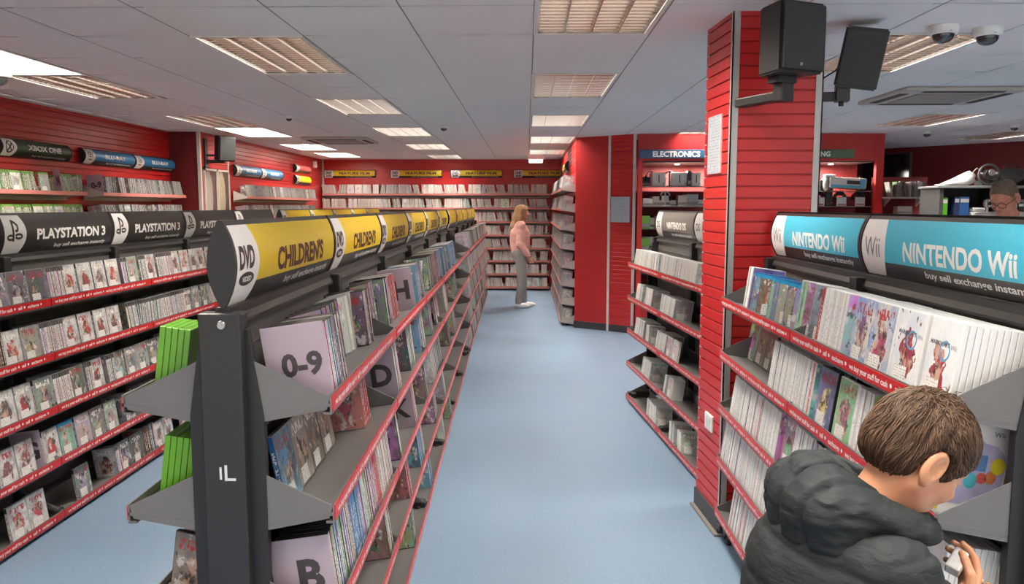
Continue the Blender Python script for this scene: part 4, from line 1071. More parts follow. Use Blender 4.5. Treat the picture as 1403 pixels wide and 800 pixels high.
for k, z in enumerate(LZ):
    for a, b, st, nm in ((5.95, 7.27, 'xon', 'left wall under the green sign'), (7.55, 9.4, 'blu', 'left wall under the blue signs')):
        M, L = wall_shelf(-4.06, a, -4.06, b, z, f'{"upper" if k == 0 else "lower"} shelf on the {nm}'); fill_wall(M, L, st, 'wall_disc_case', nm, k, rw, .45 if st == 'xon' else .12, .16, skip=None if k else (.86, 1.02) if st == 'xon' else (.0, .09))
    M, L = wall_shelf(-3.68, 10.42, -3.68, 13.9, z, f'{"upper" if k == 0 else "lower"} shelf on the far left wall beyond the posters'); fill_wall(M, L, 'blu', 'wall_disc_case', 'far left wall beyond the posters', k, rw, .15, .12)
    M, L = wall_shelf(-4.06, 3.2, -4.06, 5.9, z, f'{"upper" if k == 0 else "lower"} shelf on the left wall nearest the camera'); fill_wall(M, L, 'xon', 'wall_disc_case', 'left wall nearest the camera', k, rw, .3, .1)

for yy, ss, nm in ((6.88, 'M', 'left wall under the green sign'), (7.60, '0-9', 'left wall under the blue signs')):
    o = Vector((1, 0, 0)) * math.cos(TILT) + Vector((0, 0, math.sin(TILT))); n = Vector((-math.sin(TILT), 0, math.cos(TILT))); q = Matrix.Rotation(R(-42 if ss == 'M' else 0), 3, n)
    o2 = q @ o; CARDS.append((mtx(Vector((-4.06 - (.02 if ss == 'M' else .085), yy, 1.725 + (.002 if ss == 'M' else -.018))), o2, n.cross(o2), n), ss, nm, 0, 1))
# --- letter cards -------------------------------------------------------------------------------------------------
CARDM = mat('pinkish divider card', rgb(176, 158, 168), .5)
for M, s, rackname, level, side in CARDS:
    e = empty('divider_card'); e.matrix_world = M
    lv = ('top', 'second', 'third', 'fourth', 'bottom')[level]
    place = f'{lv} shelf of the {rackname}' if 'rack' in rackname else f'upper shelf, {rackname}'
    tag(e, f'pale divider card lettered {s} on the {place}', 'divider card', 'lettered divider cards')
    w, h = .155, .195; near = -1 if side > 0 else 1
    # card plane faces along the rack, towards the camera (local +-Y); x runs out of the shelf
    mb = MB(); mb.bbox((-w / 2, -.0015, 0), (w / 2, .0015, h), .001); mb.build('card_sheet', CARDM, e)
    sx = 1 if side > 0 else 1
    hh = .055 if len(s) > 1 else .085; ww = text_width(s, hh, bold=.04)
    sgn = 1 if side > 0 else -1
    mb = MB(); put_text(mb, s, lambda u, v: (u, -.0023, v), hh, -ww / 2 + (.012 if len(s) > 1 else .02), .055 if len(s) == 1 else .07, 0, bold=.04)
    mb.build('lettering', mat('charcoal card print', rgb(66, 58, 60), .5), e)

# --- place the cases: the nearest as single things, the rest of a kind as one mass --------------------------------
LVN = ('top', 'second', 'third', 'fourth', 'fifth', 'sixth', 'seventh', 'bottom')
LOOK = {'ps': 'grey-spined game case', 'psw': 'pale game case', 'wii': 'white game case', 'wib': 'blue-banded brown game case', 'wik': 'white racing game case', 'wis': 'bright sports game case', 'wil': 'blue-grey game case', 'wiu': 'blue-topped game case', 'dvd': 'colourful film case', 'dvr': 'red film case', 'dvb': 'blue film case', 'wal': 'pale film case', 'blu': 'grey disc case', 'x36': 'green game case', 'xon': 'green-topped game case', 'brn': 'brown game case', 'ds': 'small white game case'}
LIMIT = {'game_case': 290, 'white_game_case': 290, 'film_case': 280, 'far_film_case': 60, 'handheld_game_case': 240, 'wall_film_case': 290, 'side_film_case': 70, 'wall_disc_case': 280, 'green_game_case': 60, 'brown_game_case': 9}
NEARD = {'game_case': 4.2, 'white_game_case': 3.0, 'film_case': 2.9, 'green_game_case': 2.4, 'brown_game_case': 2.6}
used = {}
for kind, lst in CASES.items():
    lst.sort(key=lambda c: c['dist']); lim = LIMIT[kind]
    if kind == 'wall_film_case': lst.sort(key=lambda c: (c['info'][1] > 1 and c['M'].translation.x < -.75, c['info'][1], -c['M'].translation.x))
    for c in lst[:lim]:
        rackname, level, k, n, st, side, j = c['info']
        top = 5 if 'rack' in rackname else 8
        lv = LVN[level] if level < 4 or top == 8 else 'bottom'
        if 'left wall' in rackname: lv = ('upper', 'lower')[level]
        pose = 'showing its cover' if k in 'FBA' else 'spine out'
        if j: pose = f'{ordinal(j)} behind the front one'
        end = 'left' if 'back wall' in rackname else 'far end' if 'woman' in rackname else 'near end'
        o_n = ordinal(n + 1)
        cand = [f'{LOOK[st]}, {pose}, {o_n} from the {end}, {lv} shelf, {rackname}', f'{LOOK[st]}, {pose}, {o_n} from {end}, {lv} shelf, {rackname}',
                f'{LOOK[st]}, {o_n} from {end}, {lv} shelf, {rackname}', f'{LOOK[st]} {pose}, {o_n} from {end}, {lv} shelf, yellow rack', f'{LOOK[st]} {pose}, {o_n} along {lv} shelf, {rackname}']
        if j: cand = cand[:2] + cand[3:]
        lab = next((q for q in cand if len(q.split()) <= 16 and q not in LABELS), cand[2])
        if c['dist'] < NEARD.get(kind, 0):
            body, cov, stm = NEAR[st]
            o = obj(kind, body, None, c['M']); obj('cover_sleeve', cov, o)
            if k in 'FBA' and ST[st][4]: obj('price_sticker', stm, o)
        else: o = obj(kind, FAR[st], None, c['M'])
        if st == 'wil':
            m = MB(); m.box((.0075, -.03, .105), (.0083, .03, .16)); b = obj('cover_badge', m.mesh('red badge', [mat('badge red', rgb(196, 36, 38), .35)]), o)
            m = MB(); put_text(m, 'LEGO', lambda u, v: (.0086, u, v), .02, -.024, .122, 0, bold=.05, width=.048); obj('badge_lettering', m.mesh('badge lettering', [INKW]), b)
        if st == 'wik' and not j and c['info'][1] == 0:
            m = MB(); disc2d(m, .012, .118, .024, .024, lambda u, v: (.0078, u, v), 0, 24, ring=.78); b = obj('cover_ring', m.mesh('cover ring', [mat('ring blue', rgb(92, 160, 196), .35)]), o)
            m = MB(); put_text(m, 'MARIOKART', lambda u, v: (.008, u, v), .0105, -.055, .128, 0, bold=.03, width=.085); put_text(m, 'Wii', lambda u, v: (.008, u, v), .012, .035, .125, 0, bold=.0); obj('title_lettering', m.mesh('cover title', [mat('title grey', rgb(96, 100, 112), .4)]), o)
        tag(o, lab, 'game case' if 'game' in kind else 'film case', f"{kind.replace('_', ' ')}s, {lv} shelf, {rackname}")
    rest = lst[lim:]
    if rest:
        by = {}
        for c in rest: by.setdefault(c['st'], []).append(c)
        mats = []; V = []; F = []; MI = []; UV = []; SD = []; base = 0; rs = random.Random(5)
        for st, cs in by.items():
            t, d, h, ms, stk = ST[st]; mb = MB(); case_faces(mb, t, d, h, stk, ms); m0 = len(mats); mats += ms
            v0 = np.array(mb.v); uv0 = []
            for f, u in zip(mb.f, mb.uv): uv0 += [list(q) for q in u]
            for c in cs:
                A = np.array(c['M']); V.append(v0 @ A[:3, :3].T + A[:3, 3]); sd = rs.random()
                for f, m in zip(mb.f, mb.mi): F.append([base + i for i in f]); MI.append(m0 + m); SD.append(sd)
                UV += uv0; base += len(v0)
        me = bpy.data.meshes.new(kind + ' mass'); me.from_pydata(np.concatenate(V).tolist(), [], F)
        for m in mats: me.materials.append(m)
        me.polygons.foreach_set('material_index', MI); ul = me.uv_layers.new(name='UVMap'); ul.data.foreach_set('uv', np.array(UV).ravel())
        at = me.attributes.new('seed', 'FLOAT', 'FACE'); at.data.foreach_set('value', SD); me.update()
        o = obj(kind + '_mass', me); tag(o, {'wall_film_case': 'the remaining film cases filling the lower shelves of the back wall', 'game_case': 'remaining game cases toward the far end of the black-signed rack', 'white_game_case': 'remaining white game cases on the far shelves of the light-blue-signed rack', 'film_case': 'remaining film cases at the far end of the near yellow-signed rack', 'far_film_case': 'remaining film cases along the farther yellow-signed rack', 'side_film_case': 'remaining film cases on the wall shelves right of the woman', 'wall_disc_case': 'remaining disc cases along the left wall shelves', 'handheld_game_case': 'remaining small white cases on the grey-signed rack'}[kind], 'game cases' if 'game' in kind else 'film cases', kind='stuff')
    print(kind, len(lst), len(rest))
# ================================================================== SIGNS ON THE WALLS
def wall_sign(x, y, z, rz, L, key, col, title, tink, logo, label, H=.15, tw=.6, th=.05, tag_line='buy sell exchange instantly', T=.045):
    """convex sign; reading direction starts at (x,y) and runs along local +y; faces local +x"""
    body, let = sign_meshes(key, L, col, title, tink, logo, tag_line, H, T, tw, th)
    e = empty('wall_sign', (x, y, z), rz); tag(e, label, 'shop sign', 'section signs on the red walls')
    obj('sign_face', body, e)
    mb = MB(); mb.box((-.012, 0, -H / 2), (.002, L, H / 2)); mb.build('back_plate', [SBLK], e)
    for nm, me in let: obj(nm, me, e)
    return e
wx = LX + .04
wall_sign(wx, 6.36, 2.085, 0, .98, 'xone', SDGREEN, 'XBOX ONE', INKW, logo_xbox, 'dark green curved sign at the left end of the left wall', tw=.62, th=.045)
wall_sign(wx, 7.56, 2.085, 0, .98, 'blu', SBLUE, 'BLU-RAY', INKW, logo_bd, 'blue curved sign on the near left wall, left of the pair', tw=.52, th=.04)
wall_sign(wx, 8.55, 2.085, 0, .98, 'blu', SBLUE, 'BLU-RAY', INKW, logo_bd, 'blue curved sign on the near left wall, right of the pair', tw=.52, th=.04)
wx = LX2 + .04
wall_sign(wx, 10.5, 2.08, 0, 1.0, 'blu1', SBLUE, 'BLU-RAY', INKW, logo_bd, 'blue curved sign on the far left wall, next to the posters', tw=.52, th=.04)
wall_sign(wx, 11.52, 2.08, 0, 1.0, 'blu1', SBLUE, 'BLU-RAY', INKW, logo_bd, 'blue curved sign on the far left wall, second from the posters', tw=.52, th=.04)
wall_sign(wx, 13.25, 2.24, 0, .9, 'pnk', SPINK, None, INKW, None, 'small pink and white curved sign, upper of two in the far left corner', tag_line=None, H=.13)
wall_sign(wx, 13.25, 2.05, 0, .9, 'yl2', SYEL, None, INKD, logo_dvd, 'small yellow curved sign, lower of two in the far left corner', tag_line=None, H=.15)
for i, x in enumerate((-3.87, -2.6, -1.45, -.25)):
    wall_sign(x, BY - .02, 2.215, -math.pi / 2, .99, 'feat', SYEL, 'FEATURE FILM', INKD, logo_dvd, f'yellow film sign on the back wall, {ordinal(i + 1)} of four from the left', H=.15, tw=.74, th=.046, T=.03)
wall_sign(.63, 13.2, 2.215, math.pi, 1.0, 'yl3', SYEL, None, INKD, logo_dvd, 'yellow sign on the side wall right of the woman, seen edge-on', tag_line=None, H=.15)

# ================================================================== ELECTRONICS / GAMING DISPLAY CABINETS
CY = 9.85
def cabinet(x0, x1, label, stile_r=True, nshelf=4):
    e = empty('display_cabinet', (x0, CY, 0)); tag(e, label, 'display cabinet', 'red display cabinets')
    w = x1 - x0
    mb = MB(); mb.box((0, 0, 2.155), (w, .05, CEIL - .005)); mb.build('fascia', [REDP], e)
    mb = MB(); mb.box((0, 0, 0), (.06, .07, 2.155)); mb.build('stile', [mat('bright red stile', rgb(206, 34, 32), .4)], e)
    mb = MB(); mb.box((w - .09, 0, 0), (w, .07, 2.155)); mb.build('stile', [mat('bright red stile', (0, 0, 0))], e)
    mb = MB(); mb.box((.06, .0, 0), (w - .09, .05, .5)); mb.build('plinth_panel', [REDP], e)
    mb = MB(); mb.box((0, .78, 0), (w, .8, 2.3)); mb.build('back_panel', [DRED], e)
    mb = MB(); mb.box((0.06, .05, 2.14), (w - .09, .78, 2.16)); mb.build('top_panel', [mat('cabinet dark lining', rgb(70, 40, 38), .6)], e)
    for k in range(nshelf):
        mb = MB(); mb.bbox((.06, .1, .75 + .28 * k), (w - .09, .72, .762 + .28 * k), .003); mb.build('shelf', [mat('smoky glass shelf', rgb(120, 112, 108), .12)], e)
    for k in (.35, .65):
        mb = MB(); mb.lathe([(.03, 0), (.034, -.012), (.02, -.014)], 14, 0, (w * k, .4, 2.14)); mb.build('spot_light', [mat('lit spot', (1, .95, .86), .4, emit=4.)], e)
        la = bpy.data.lights.new('spot_light_lamp', 'AREA'); la.size = .08; la.energy = 28.; la.color = (1, .93, .82)
        lo = bpy.data.objects.new('spot_light_lamp', la); COL.objects.link(lo); lo.parent = e; lo.location = (w * k, .4, 2.115)
    return e
cabinet(1.37, 2.95, 'red display cabinet under the blue electronics sign')
cabinet(2.96, 4.37, 'red display cabinet under the green sign, right of the pillar')
def flat_sign(x0, x1, z0, z1, col, s, th, label, tx):
    e = empty('fascia_sign', (x0, CY - .004, (z0 + z1) / 2)); tag(e, label, 'shop sign')
    mb = MB(); mb.bbox((0, -.02, -(z1 - z0) / 2), (x1 - x0, .003, (z1 - z0) / 2), .003); mb.build('sign_board', [col], e)
    mb = MB(); w = text_width(s, th, bold=.03); put_text(mb, s, lambda u, v: (u, -.0215, v), th, tx - x0, -th / 2, 0, bold=.04); mb.build('lettering', [INKW], e)
flat_sign(1.38, 2.9, 2.185, 2.29, mat('sign steel blue', rgb(46, 84, 116), .35), 'ELECTRONICS', .066, 'long steel blue sign over the electronics cabinet', 1.545)
flat_sign(3.0, 4.0, 2.185, 2.29, mat('sign forest green', rgb(58, 92, 62), .4), 'GAMING', .06, 'dark green sign over the cabinet right of the pillar', 3.385)
# --- goods in the cabinets
def console(x, y, z, w, d, h, m, label, lie=False, slot=True, rz=0):
    e = empty('game_console', (x, y, z), rz); tag(e, label, 'game console', 'consoles for sale in the red cabinets')
    mb = MB(); mb.bbox((-w / 2, -d / 2, 0), (w / 2, d / 2, h), .012); mb.build('housing', [m], e)
    mb = MB()
    if h > w * .8: mb.bbox((-.006, -d / 2 - .002, h * .25), (.006, -d / 2 + .004, h * .85), .002)
    else: mb.bbox((-w * .3, -d / 2 - .002, h * .55), (w * .3, -d / 2 + .004, h * .72), .002)
    mb.build('disc_slot', [BLK2], e)
    mb = MB(); mb.lathe([(.008, -.003), (.008, .0)], 12, 0, (w * .34, -d / 2 - .001, h * .2), 'y'); mb.build('power_button', [mat('grey button', rgb(130, 130, 128), .4)], e)
def carton(x, y, z, w, d, h, m, label, rz=0, band=None, cat='product box'):
    e = empty('product_box', (x, y, z), rz); tag(e, label, cat, 'boxed goods in the red cabinets')
    mb = MB(); mb.bbox((-w / 2, -d / 2, 0), (w / 2, d / 2, h), .003); mb.build('carton', [m], e)
    mb = MB(); mb.box((-w / 2 + .004, -d / 2 - .0015, h * .12), (w / 2 - .004, -d / 2 - .0003, h * .36)); mb.build('printed_band', [band or mat('carton print', rgb(150, 142, 140), .5)], e)
def figure_cup(x, y, z, label, m):
    e = empty('gaming_headset', (x, y, z)); tag(e, label, 'headset', 'headsets on stands in the cabinets')
    mb = MB(); mb.tube([(.06 * math.cos(a), 0, .12 + .065 * math.sin(a)) for a in np.linspace(-.2, math.pi + .2, 14)], .008, 8); mb.build('headband', [m], e)
    for s in (-1, 1):
        mb = MB(); mb.lathe([(.02, -.014), (.034, -.01), (.034, .008), (.024, .014)], 18, 0, (s * .062, 0, .1), 'x'); mb.build('ear_cup', [BLK2], e)
    mb = MB(); mb.lathe([(.05, 0), (.05, .006), (.008, .012), (.008, .175), (.016, .18)], 18); mb.build('stand', [m], e)
def price_card(x, y, z, label):
    e = empty('price_card', (x, y, z)); tag(e, label, 'price card', 'white price cards in the cabinets')
    mb = MB(); mb.box((-.06, -.002, 0), (.06, .002, .11)); mb.build('card', [WHT], e)
    mb = MB(); mb.box((-.05, -.0032, .015), (.05, -.0022, .028)); mb.build('red_line', [mat('red print', rgb(196, 60, 54), .5)], e)
def gamepad(x, y, z, m, label, cable=True):
    e = empty('game_controller', (x, y, z)); tag(e, label, 'game controller', 'controllers hanging in the cabinets')
    mb = MB(); mb.tube([(-.07, 0, -.05), (-.06, -.005, .0), (-.03, -.01, .025), (.03, -.01, .025), (.06, -.005, 0), (.07, 0, -.05)], [.014, .022, .024, .024, .022, .014], 10); mb.build('shell', [m], e)
    for dx in (-.022, .022):
        mb = MB(); mb.lathe([(.009, 0), (.009, -.012), (.011, -.015)], 12, 0, (dx, -.03, .015), 'y'); mb.build('thumb_stick', [BLK2], e)
    if cable: mb = MB(); mb.tube([(0, 0, .04), (.01, 0, .1), (-.02, .0, .17), (.015, 0, .24)], .003, 6); mb.build('cable', [WHTB], e)
zA, zB, zC = .762 + .28 * 3, .762 + .28 * 2, .762 + .28     # shelf tops 1.602 1.322 1.042
ZT = 1.85
mb = MB(); e = empty('glass_shelf', (1.37, CY, ZT)); tag(e, 'upper shelf of the electronics cabinet holding white consoles', 'shelf')
mb.bbox((.07, .1, -.012), (1.48, .72, 0), .003); mb.build('shelf_plate', [mat('smoky glass shelf', (0, 0, 0))], e)
e = empty('glass_shelf', (2.96, CY, ZT - .06)); tag(e, 'upper shelf in the cabinet right of the pillar', 'shelf')
mb = MB(); mb.bbox((.07, .1, -.012), (1.31, .72, 0), .003); mb.build('shelf_plate', [mat('smoky glass shelf', (0, 0, 0))], e)
console(1.66, CY + .3, ZT, .17, .25, .17, WHTB, 'white console box at the left of the upper electronics shelf')
console(1.92, CY + .3, ZT, .20, .25, .17, WHT, 'white console in the middle of the upper electronics shelf')
console(2.13, CY + .3, ZT, .12, .22, .17, WHTB, 'narrow white console at the right of the upper electronics shelf')
carton(1.50, CY + .35, ZT, .14, .2, .12, BLK2, 'black box at the left end of the upper electronics shelf')
figure_cup(1.565, CY + .22, ZT, 'pinkish headset on a stand at the left of the upper electronics shelf', mat('dusty pink plastic', rgb(206, 160, 156), .4))
figure_cup(1.80, CY + .22, ZT, 'black headset between two white consoles on upper electronics shelf', BLK2)
carton(2.03, CY + .2, ZT, .045, .15, .19, BLK2, 'black upright box between white consoles on the upper electronics shelf')
rc = random.Random(9)
cmats = [WHT, WHTB, WHT, mat('cool grey box', rgb(170, 172, 174), .5), BLK2, mat('cream carton', rgb(214, 196, 178), .6), WHT]
for row, (z, n) in enumerate(((zA - .02 + .02, 11), (zB, 9), (zC, 9))):
    x = 1.46
    for i in range(n):
        w = rc.uniform(.07, .17); h = rc.uniform(.06, .2 if row else .16); 
        if x + w > 2.78: break
        lab = f'{ordinal(i + 1)} boxed item from the left on the {("third", "fourth", "fifth")[row]} shelf of the electronics cabinet'
        carton(x + w / 2, CY + .28 + rc.uniform(-.05, .08), z, w, rc.uniform(.12, .25), h, rc.choice(cmats), lab); x += w + rc.uniform(.0, .02)
e = empty('storage_box', (1.53, CY + .2, zB)); 
bpy.data.objects.remove(e)
figure_cup(1.74, CY + .17, zA, 'cream headset on a stand, third shelf of the electronics cabinet', mat('cream plastic', rgb(222, 200, 186), .4))
for k, z in enumerate((zB, zC)):
    carton(1.49, CY + .12, z, .11, .06, .16, GPL, f'bright green case box at the left of the {("fourth", "fifth")[k]} electronics shelf')
# right cabinet
ZR = ZT - .06
e = empty('game_console', (4.0, CY + .28, ZR + .04)); tag(e, 'white and light blue console box tilted on the upper shelf right of the pillar', 'game console', 'consoles for sale in the red cabinets')
mb = MB(); mb.M = Matrix.Rotation(R(3), 4, 'Y'); mb.bbox((-.23, -.15, -.01), (.23, .15, .125), .02); mb.build('housing', [WHTB], e)
mb = MB(); mb.M = Matrix.Rotation(R(3), 4, 'Y'); mb.box((-.21, -.1535, .0), (.215, -.151, .03)); mb.box((.14, -.1535, .03), (.215, -.151, .115)); mb.build('blue_trim', [mat('light blue plastic', rgb(90, 186, 214), .35)], e)
mb = MB(); mb.M = Matrix.Rotation(R(3), 4, 'Y'); mb.bbox((-.02, -.156, .045), (.14, -.15, .09), .004); mb.build('display_window', [BLK2], e)
e = empty('gaming_mask', (3.77, CY + .2, ZR)); tag(e, 'grey visor headset on a black stand, left of the tilted console box', 'headset')
mb = MB(); mb.lathe([(.03, 0), (.05, .04), (.058, .1), (.045, .16), (.02, .185)], 20); mb.build('visor_shell', [mat('grey visor', rgb(126, 126, 124), .35)], e)
mb = MB(); mb.bbox((-.05, -.06, .175), (.08, .04, .205), .01); mb.build('visor_strap', [WHT], e)
mb = MB(); mb.bbox((-.08, .04, -.0), (.09, .1, .14), .01); mb.build('stand', [BLK2], e)
for i, x in enumerate((3.66, 3.93, 4.16)):
    price_card(x, CY + .14, zA, f'white price card, {ordinal(i + 1)} from the pillar on the right cabinet shelf')
    gamepad(x + .02, CY + .26, zA + .13, BLK2 if i != 1 else mat('dark grey pad', rgb(70, 70, 72), .4), f'controller behind the {ordinal(i + 1)} white price card from the pillar', i > 0)
console(3.80, CY + .3, zA, .09, .2, .2, BLK2, 'tall black console behind the price cards right of the pillar')
for i, x in enumerate((3.1, 3.35, 3.6, 3.85, 4.1)):
    console(x, CY + .35, zB, .2, .25, .07, (BLK2, WHT)[i % 2], f'{ordinal(i + 1)} console from the left on the low shelf right of the pillar')

# ================================================================== COUNTER AREA
e = empty('wall_screen', (5.15, 11.5, 1.93), R(-40)); tag(e, 'black screen hung on the dark red wall behind the counter', 'television')
mb = MB(); mb.bbox((-.33, -.05, 0), (.33, .0, .42), .015); mb.build('bezel', [BLK2], e)
mb = MB(); mb.box((-.305, -.053, .03), (.305, -.05, .395)); mb.build('screen', [mat('dark screen glass', rgb(20, 22, 24), .12)], e)
mb = MB(); mb.bbox((-.06, 0, .1), (.06, .98, .3), .01); mb.build('wall_mount', [BLK2], e)
# small wall shelf with films beside the cabinet
e = empty('small_shelf', (4.42, 9.95, 1.715)); tag(e, 'short pale shelf with a few film cases right of the cabinets', 'shelf')
mb = MB(); mb.bbox((0, 0, -.02), (.62, .2, 0), .004); mb.build('shelf_plate', [PSHELF], e)
mb = MB(); mb.bbox((-.05, .2, -.6), (.64, .225, .25), .004); mb.build('back_panel', [DRED], e)
for k in range(2):
    mb = MB(); mb.prism([(.02, -.02), (.2, -.02), (.2, -.12)], .1 + .4 * k, .115 + .4 * k, 0, 'x'); mb.build('shelf_bracket', [PSHELF], e)
for i in range(8):
    M = Matrix.Translation((4.55 + .055 * i, 10.04, 1.7155)) @ Matrix.Rotation(R((-14, 0, 12, -10, 0, 0, 16, 8)[i]), 4, 'Y')
    o = obj('counter_film_case', FAR[('wal', 'dvd', 'wal', 'brn', 'wal', 'dvd', 'wal', 'brn')[i]], None, M)
    if i in (2, 6): o.matrix_world = M @ Matrix.Rotation(R(-60), 4, 'Z')
    tag(o, f'{ordinal(i + 1)} film case from the left on the short shelf right of the cabinets', 'film case', 'film cases on the short shelf')
carton(4.72, 10.05, 1.5, .18, .12, .1, mat('cream carton', (0, 0, 0)), 'cream box below the short shelf right of the cabinets')
e = empty('low_ledge', (4.42, 9.95, 1.5)); tag(e, 'lower pale ledge under the short shelf with a cream box', 'shelf')
mb = MB(); mb.bbox((0, 0, -.02), (.62, .2, -.0005), .004); mb.build('shelf_plate', [PSHELF], e)
mb = MB(); mb.prism([(.02, -.02), (.2, -.02), (.2, -.12)], .3, .315, 0, 'x'); mb.build('shelf_bracket', [PSHELF], e)
# back-counter shelving
SX0, SX1, SY = 4.36, 5.9, 8.45
e = empty('shelving_unit', (SX0, SY, 0)); tag(e, 'dark shelving unit behind the counter with goods on top', 'shelving unit')
for x in (.0, .62, 1.5):
    mb = MB(); mb.bbox((x, .02, 0), (x + .04, .42, 1.79), .003); mb.build('side_panel', [mat('charcoal board', rgb(52, 52, 52), .55)], e)
mb = MB(); mb.bbox((-.03, 0, 1.79), (1.56, .44, 1.815), .004); mb.build('top_board', [mat('grey board', rgb(112, 112, 110), .5)], e)
for z in (1.05, 1.48):
    mb = MB(); mb.bbox((.02, .02, z), (1.52, .42, z + .02), .003); mb.build('shelf_board', [mat('charcoal board', (0, 0, 0))], e)
mb = MB(); mb.box((.0, .42, 0), (1.54, .44, 1.79)); mb.build('back_panel', [mat('black board', rgb(30, 30, 30), .6)], e)
zs = 1.5
def goods(nm, x, w, h, m, lab, d=.2, cat='product box', y=SY + .16, z=zs):
    e = empty(nm, (x, y, z)); tag(e, lab, cat)
    mb = MB(); mb.bbox((-w / 2, -d / 2, 0), (w / 2, d / 2, h), .005); mb.build('carton', [m], e)
    mb = MB(); mb.box((-w / 2 + .006, -d / 2 - .002, h * .7), (w / 2 - .006, -d / 2 - .0004, h * .9)); mb.build('printed_band', [mat('pale print', rgb(206, 206, 202), .5)], e)
goods('console_box', 4.42, .1, .19, mat('bright green box', rgb(88, 176, 34), .4), 'bright green box on the shelving behind the counter')
goods('console_box', 4.565, .055, .2, mat('navy box', rgb(34, 48, 84), .4), 'slim navy box beside the bright green box')
goods('console_box', 4.645, .1, .2, mat('royal blue box', rgb(44, 92, 150), .4), 'royal blue box on the shelving behind the counter')
for i, (x, w, h) in enumerate(((4.81, .17, .045), (4.80, .13, .04))):
    e = empty('white_console', (x, SY + .15, zs + (.046 if i else 0))); tag(e, ('flat white console at the bottom of the stack behind the counter', 'smaller white console on top of the stack behind the counter')[i], 'game console')
    mb = MB(); mb.bbox((-w / 2, -.1, 0), (w / 2, .1, h), .012); mb.build('housing', [WHT], e)
    mb = MB(); mb.bbox((-w * .3, -.103, h * .4), (w * .3, -.097, h * .6), .002); mb.build('disc_slot', [mat('grey button', (0, 0, 0))], e)
e = empty('web_camera', (4.92, SY + .12, zs)); tag(e, 'small white round camera among the white goods behind the counter', 'camera')
mb = MB(); mb.lathe([(.03, 0), (.03, .01), (.01, .02), (.012, .08), (.035, .1), (.045, .13), (.035, .165), (.01, .175)], 18); mb.build('body', [WHTB], e)
mb = MB(); mb.lathe([(.02, -.05), (.02, -.035)], 14, 0, (0, 0, .13), 'y'); mb.build('lens', [BLK2], e)
for i in range(6):
    goods('white_box', 5.03 + .07 * i, .06, (.17, .15, .18, .14, .17, .16)[i], (WHT, mat('cool grey box', (0, 0, 0)), WHTB, BLK2, WHT, mat('cream carton', (0, 0, 0)))[i], f'{ordinal(i + 1)} upright box right of the white camera behind the counter')
# things on top of the shelving
e = empty('paper_bag', (4.62, SY + .2, 1.815)); tag(e, 'crumpled white bag lying on top of the shelving behind the counter', 'bag')
mb = MB(); bm = bmesh.new(); bmesh.ops.create_icosphere(bm, subdivisions=4, radius=1)
P = np.array([v.co for v in bm.verts]); nn = vnoise(P, 2.2, 3) * .14 + vnoise(P, 5., 4) * .06
for v, q in zip(bm.verts, nn):
    c = v.co * (1 + q); x, y, z = c
    prof = .5 + .5 * max(-1, min(1, x * 1.1)); hgt = .02 + .11 * prof ** 1.3
    v.co = Vector((x * .2, y * .09, max(0, (z + .9) * .5) * hgt * 1.7))
mb.bm(bm, 0, True); bm.free(); mb.build('bag', [mat('white bag', rgb(206, 202, 200), .5, bump=.3, bscale=30)], e)
mb = MB(); mb.tube([(.15, -.02, .14), (.19, -.03, .19), (.24, -.02, .17), (.22, 0, .13)], .004, 6); mb.build('bag_handle', [WHT], e)
e = empty('steering_wheel', (4.93, SY + .15, 1.815)); tag(e, 'black toy steering wheel with silver hub on top of the shelving', 'steering wheel')
ring = [(.105 * math.cos(a), 0, .12 + .105 * math.sin(a)) for a in np.linspace(0, 2 * math.pi, 33)]
mb = MB(); mb.tube(ring, .013, 10, caps=False); mb.build('rim', [mat('grey rubber rim', rgb(70, 70, 72), .5)], e)
mb = MB(); mb.lathe([(.052, -.03), (.056, -.01), (.056, .03), (.02, .06)], 22, 0, (0, 0, .12), 'y')
mb.build('hub', [BLK2], e)
mb = MB(); mb.lathe([(.034, -.042), (.038, -.03)], 20, 0, (.012, 0, .14), 'y'); mb.build('hub_badge', [mat('silver badge', rgb(196, 196, 196), .25, .8)], e)
for a in (.2, math.pi - .2, -math.pi / 2):
    mb = MB(); mb.tube([(.05 * math.cos(a), 0, .12 + .05 * math.sin(a)), (.1 * math.cos(a), 0, .12 + .1 * math.sin(a))], .01, 8); mb.build('spoke', [WHT if a > 0 else BLK2], e)
mb = MB(); mb.bbox((-.06, .0, 0), (.06, .16, .06), .01); mb.build('clamp_base', [BLK2], e)
e = empty('black_bag', (5.2, SY + .22, 1.815)); tag(e, 'slumped black bag right of the toy steering wheel on the shelving', 'bag')
mb = MB(); bm = bmesh.new(); bmesh.ops.create_icosphere(bm, subdivisions=4, radius=1)
P = np.array([v.co for v in bm.verts]); nn = vnoise(P, 2., 8) * .15
for v, q in zip(bm.verts, nn):
    c = v.co * (1 + q); v.co = Vector((c.x * .2, c.y * .12, max(0, c.z + .75) * .11))
mb.bm(bm, 0, True); bm.free(); mb.build('bag', [mat('black nylon', rgb(28, 28, 30), .6)], e)
mb = MB(); mb.tube([(-.1, 0, .15), (-.06, 0, .23), (.06, 0, .23), (.1, 0, .15)], .008, 8); mb.build('strap', [mat('black nylon', (0, 0, 0))], e)
# counter in front of the member of staff
e = empty('sales_counter', (3.0, 5.25, 0)); tag(e, 'long sales counter hidden behind the light-blue-signed rack', 'counter')
mb = MB(); mb.bbox((0, .03, .08), (3.0, .6, 1.0), .01); mb.build('front_panel', [REDP], e)
mb = MB(); mb.bbox((-.04, 0, 1.0), (3.04, .65, 1.04), .01); mb.build('worktop', [mat('dark worktop', rgb(60, 58, 58), .35)], e)
mb = MB(); mb.box((.02, .06, 0), (2.98, .58, .08)); mb.build('kick_board', [BLK2], e)

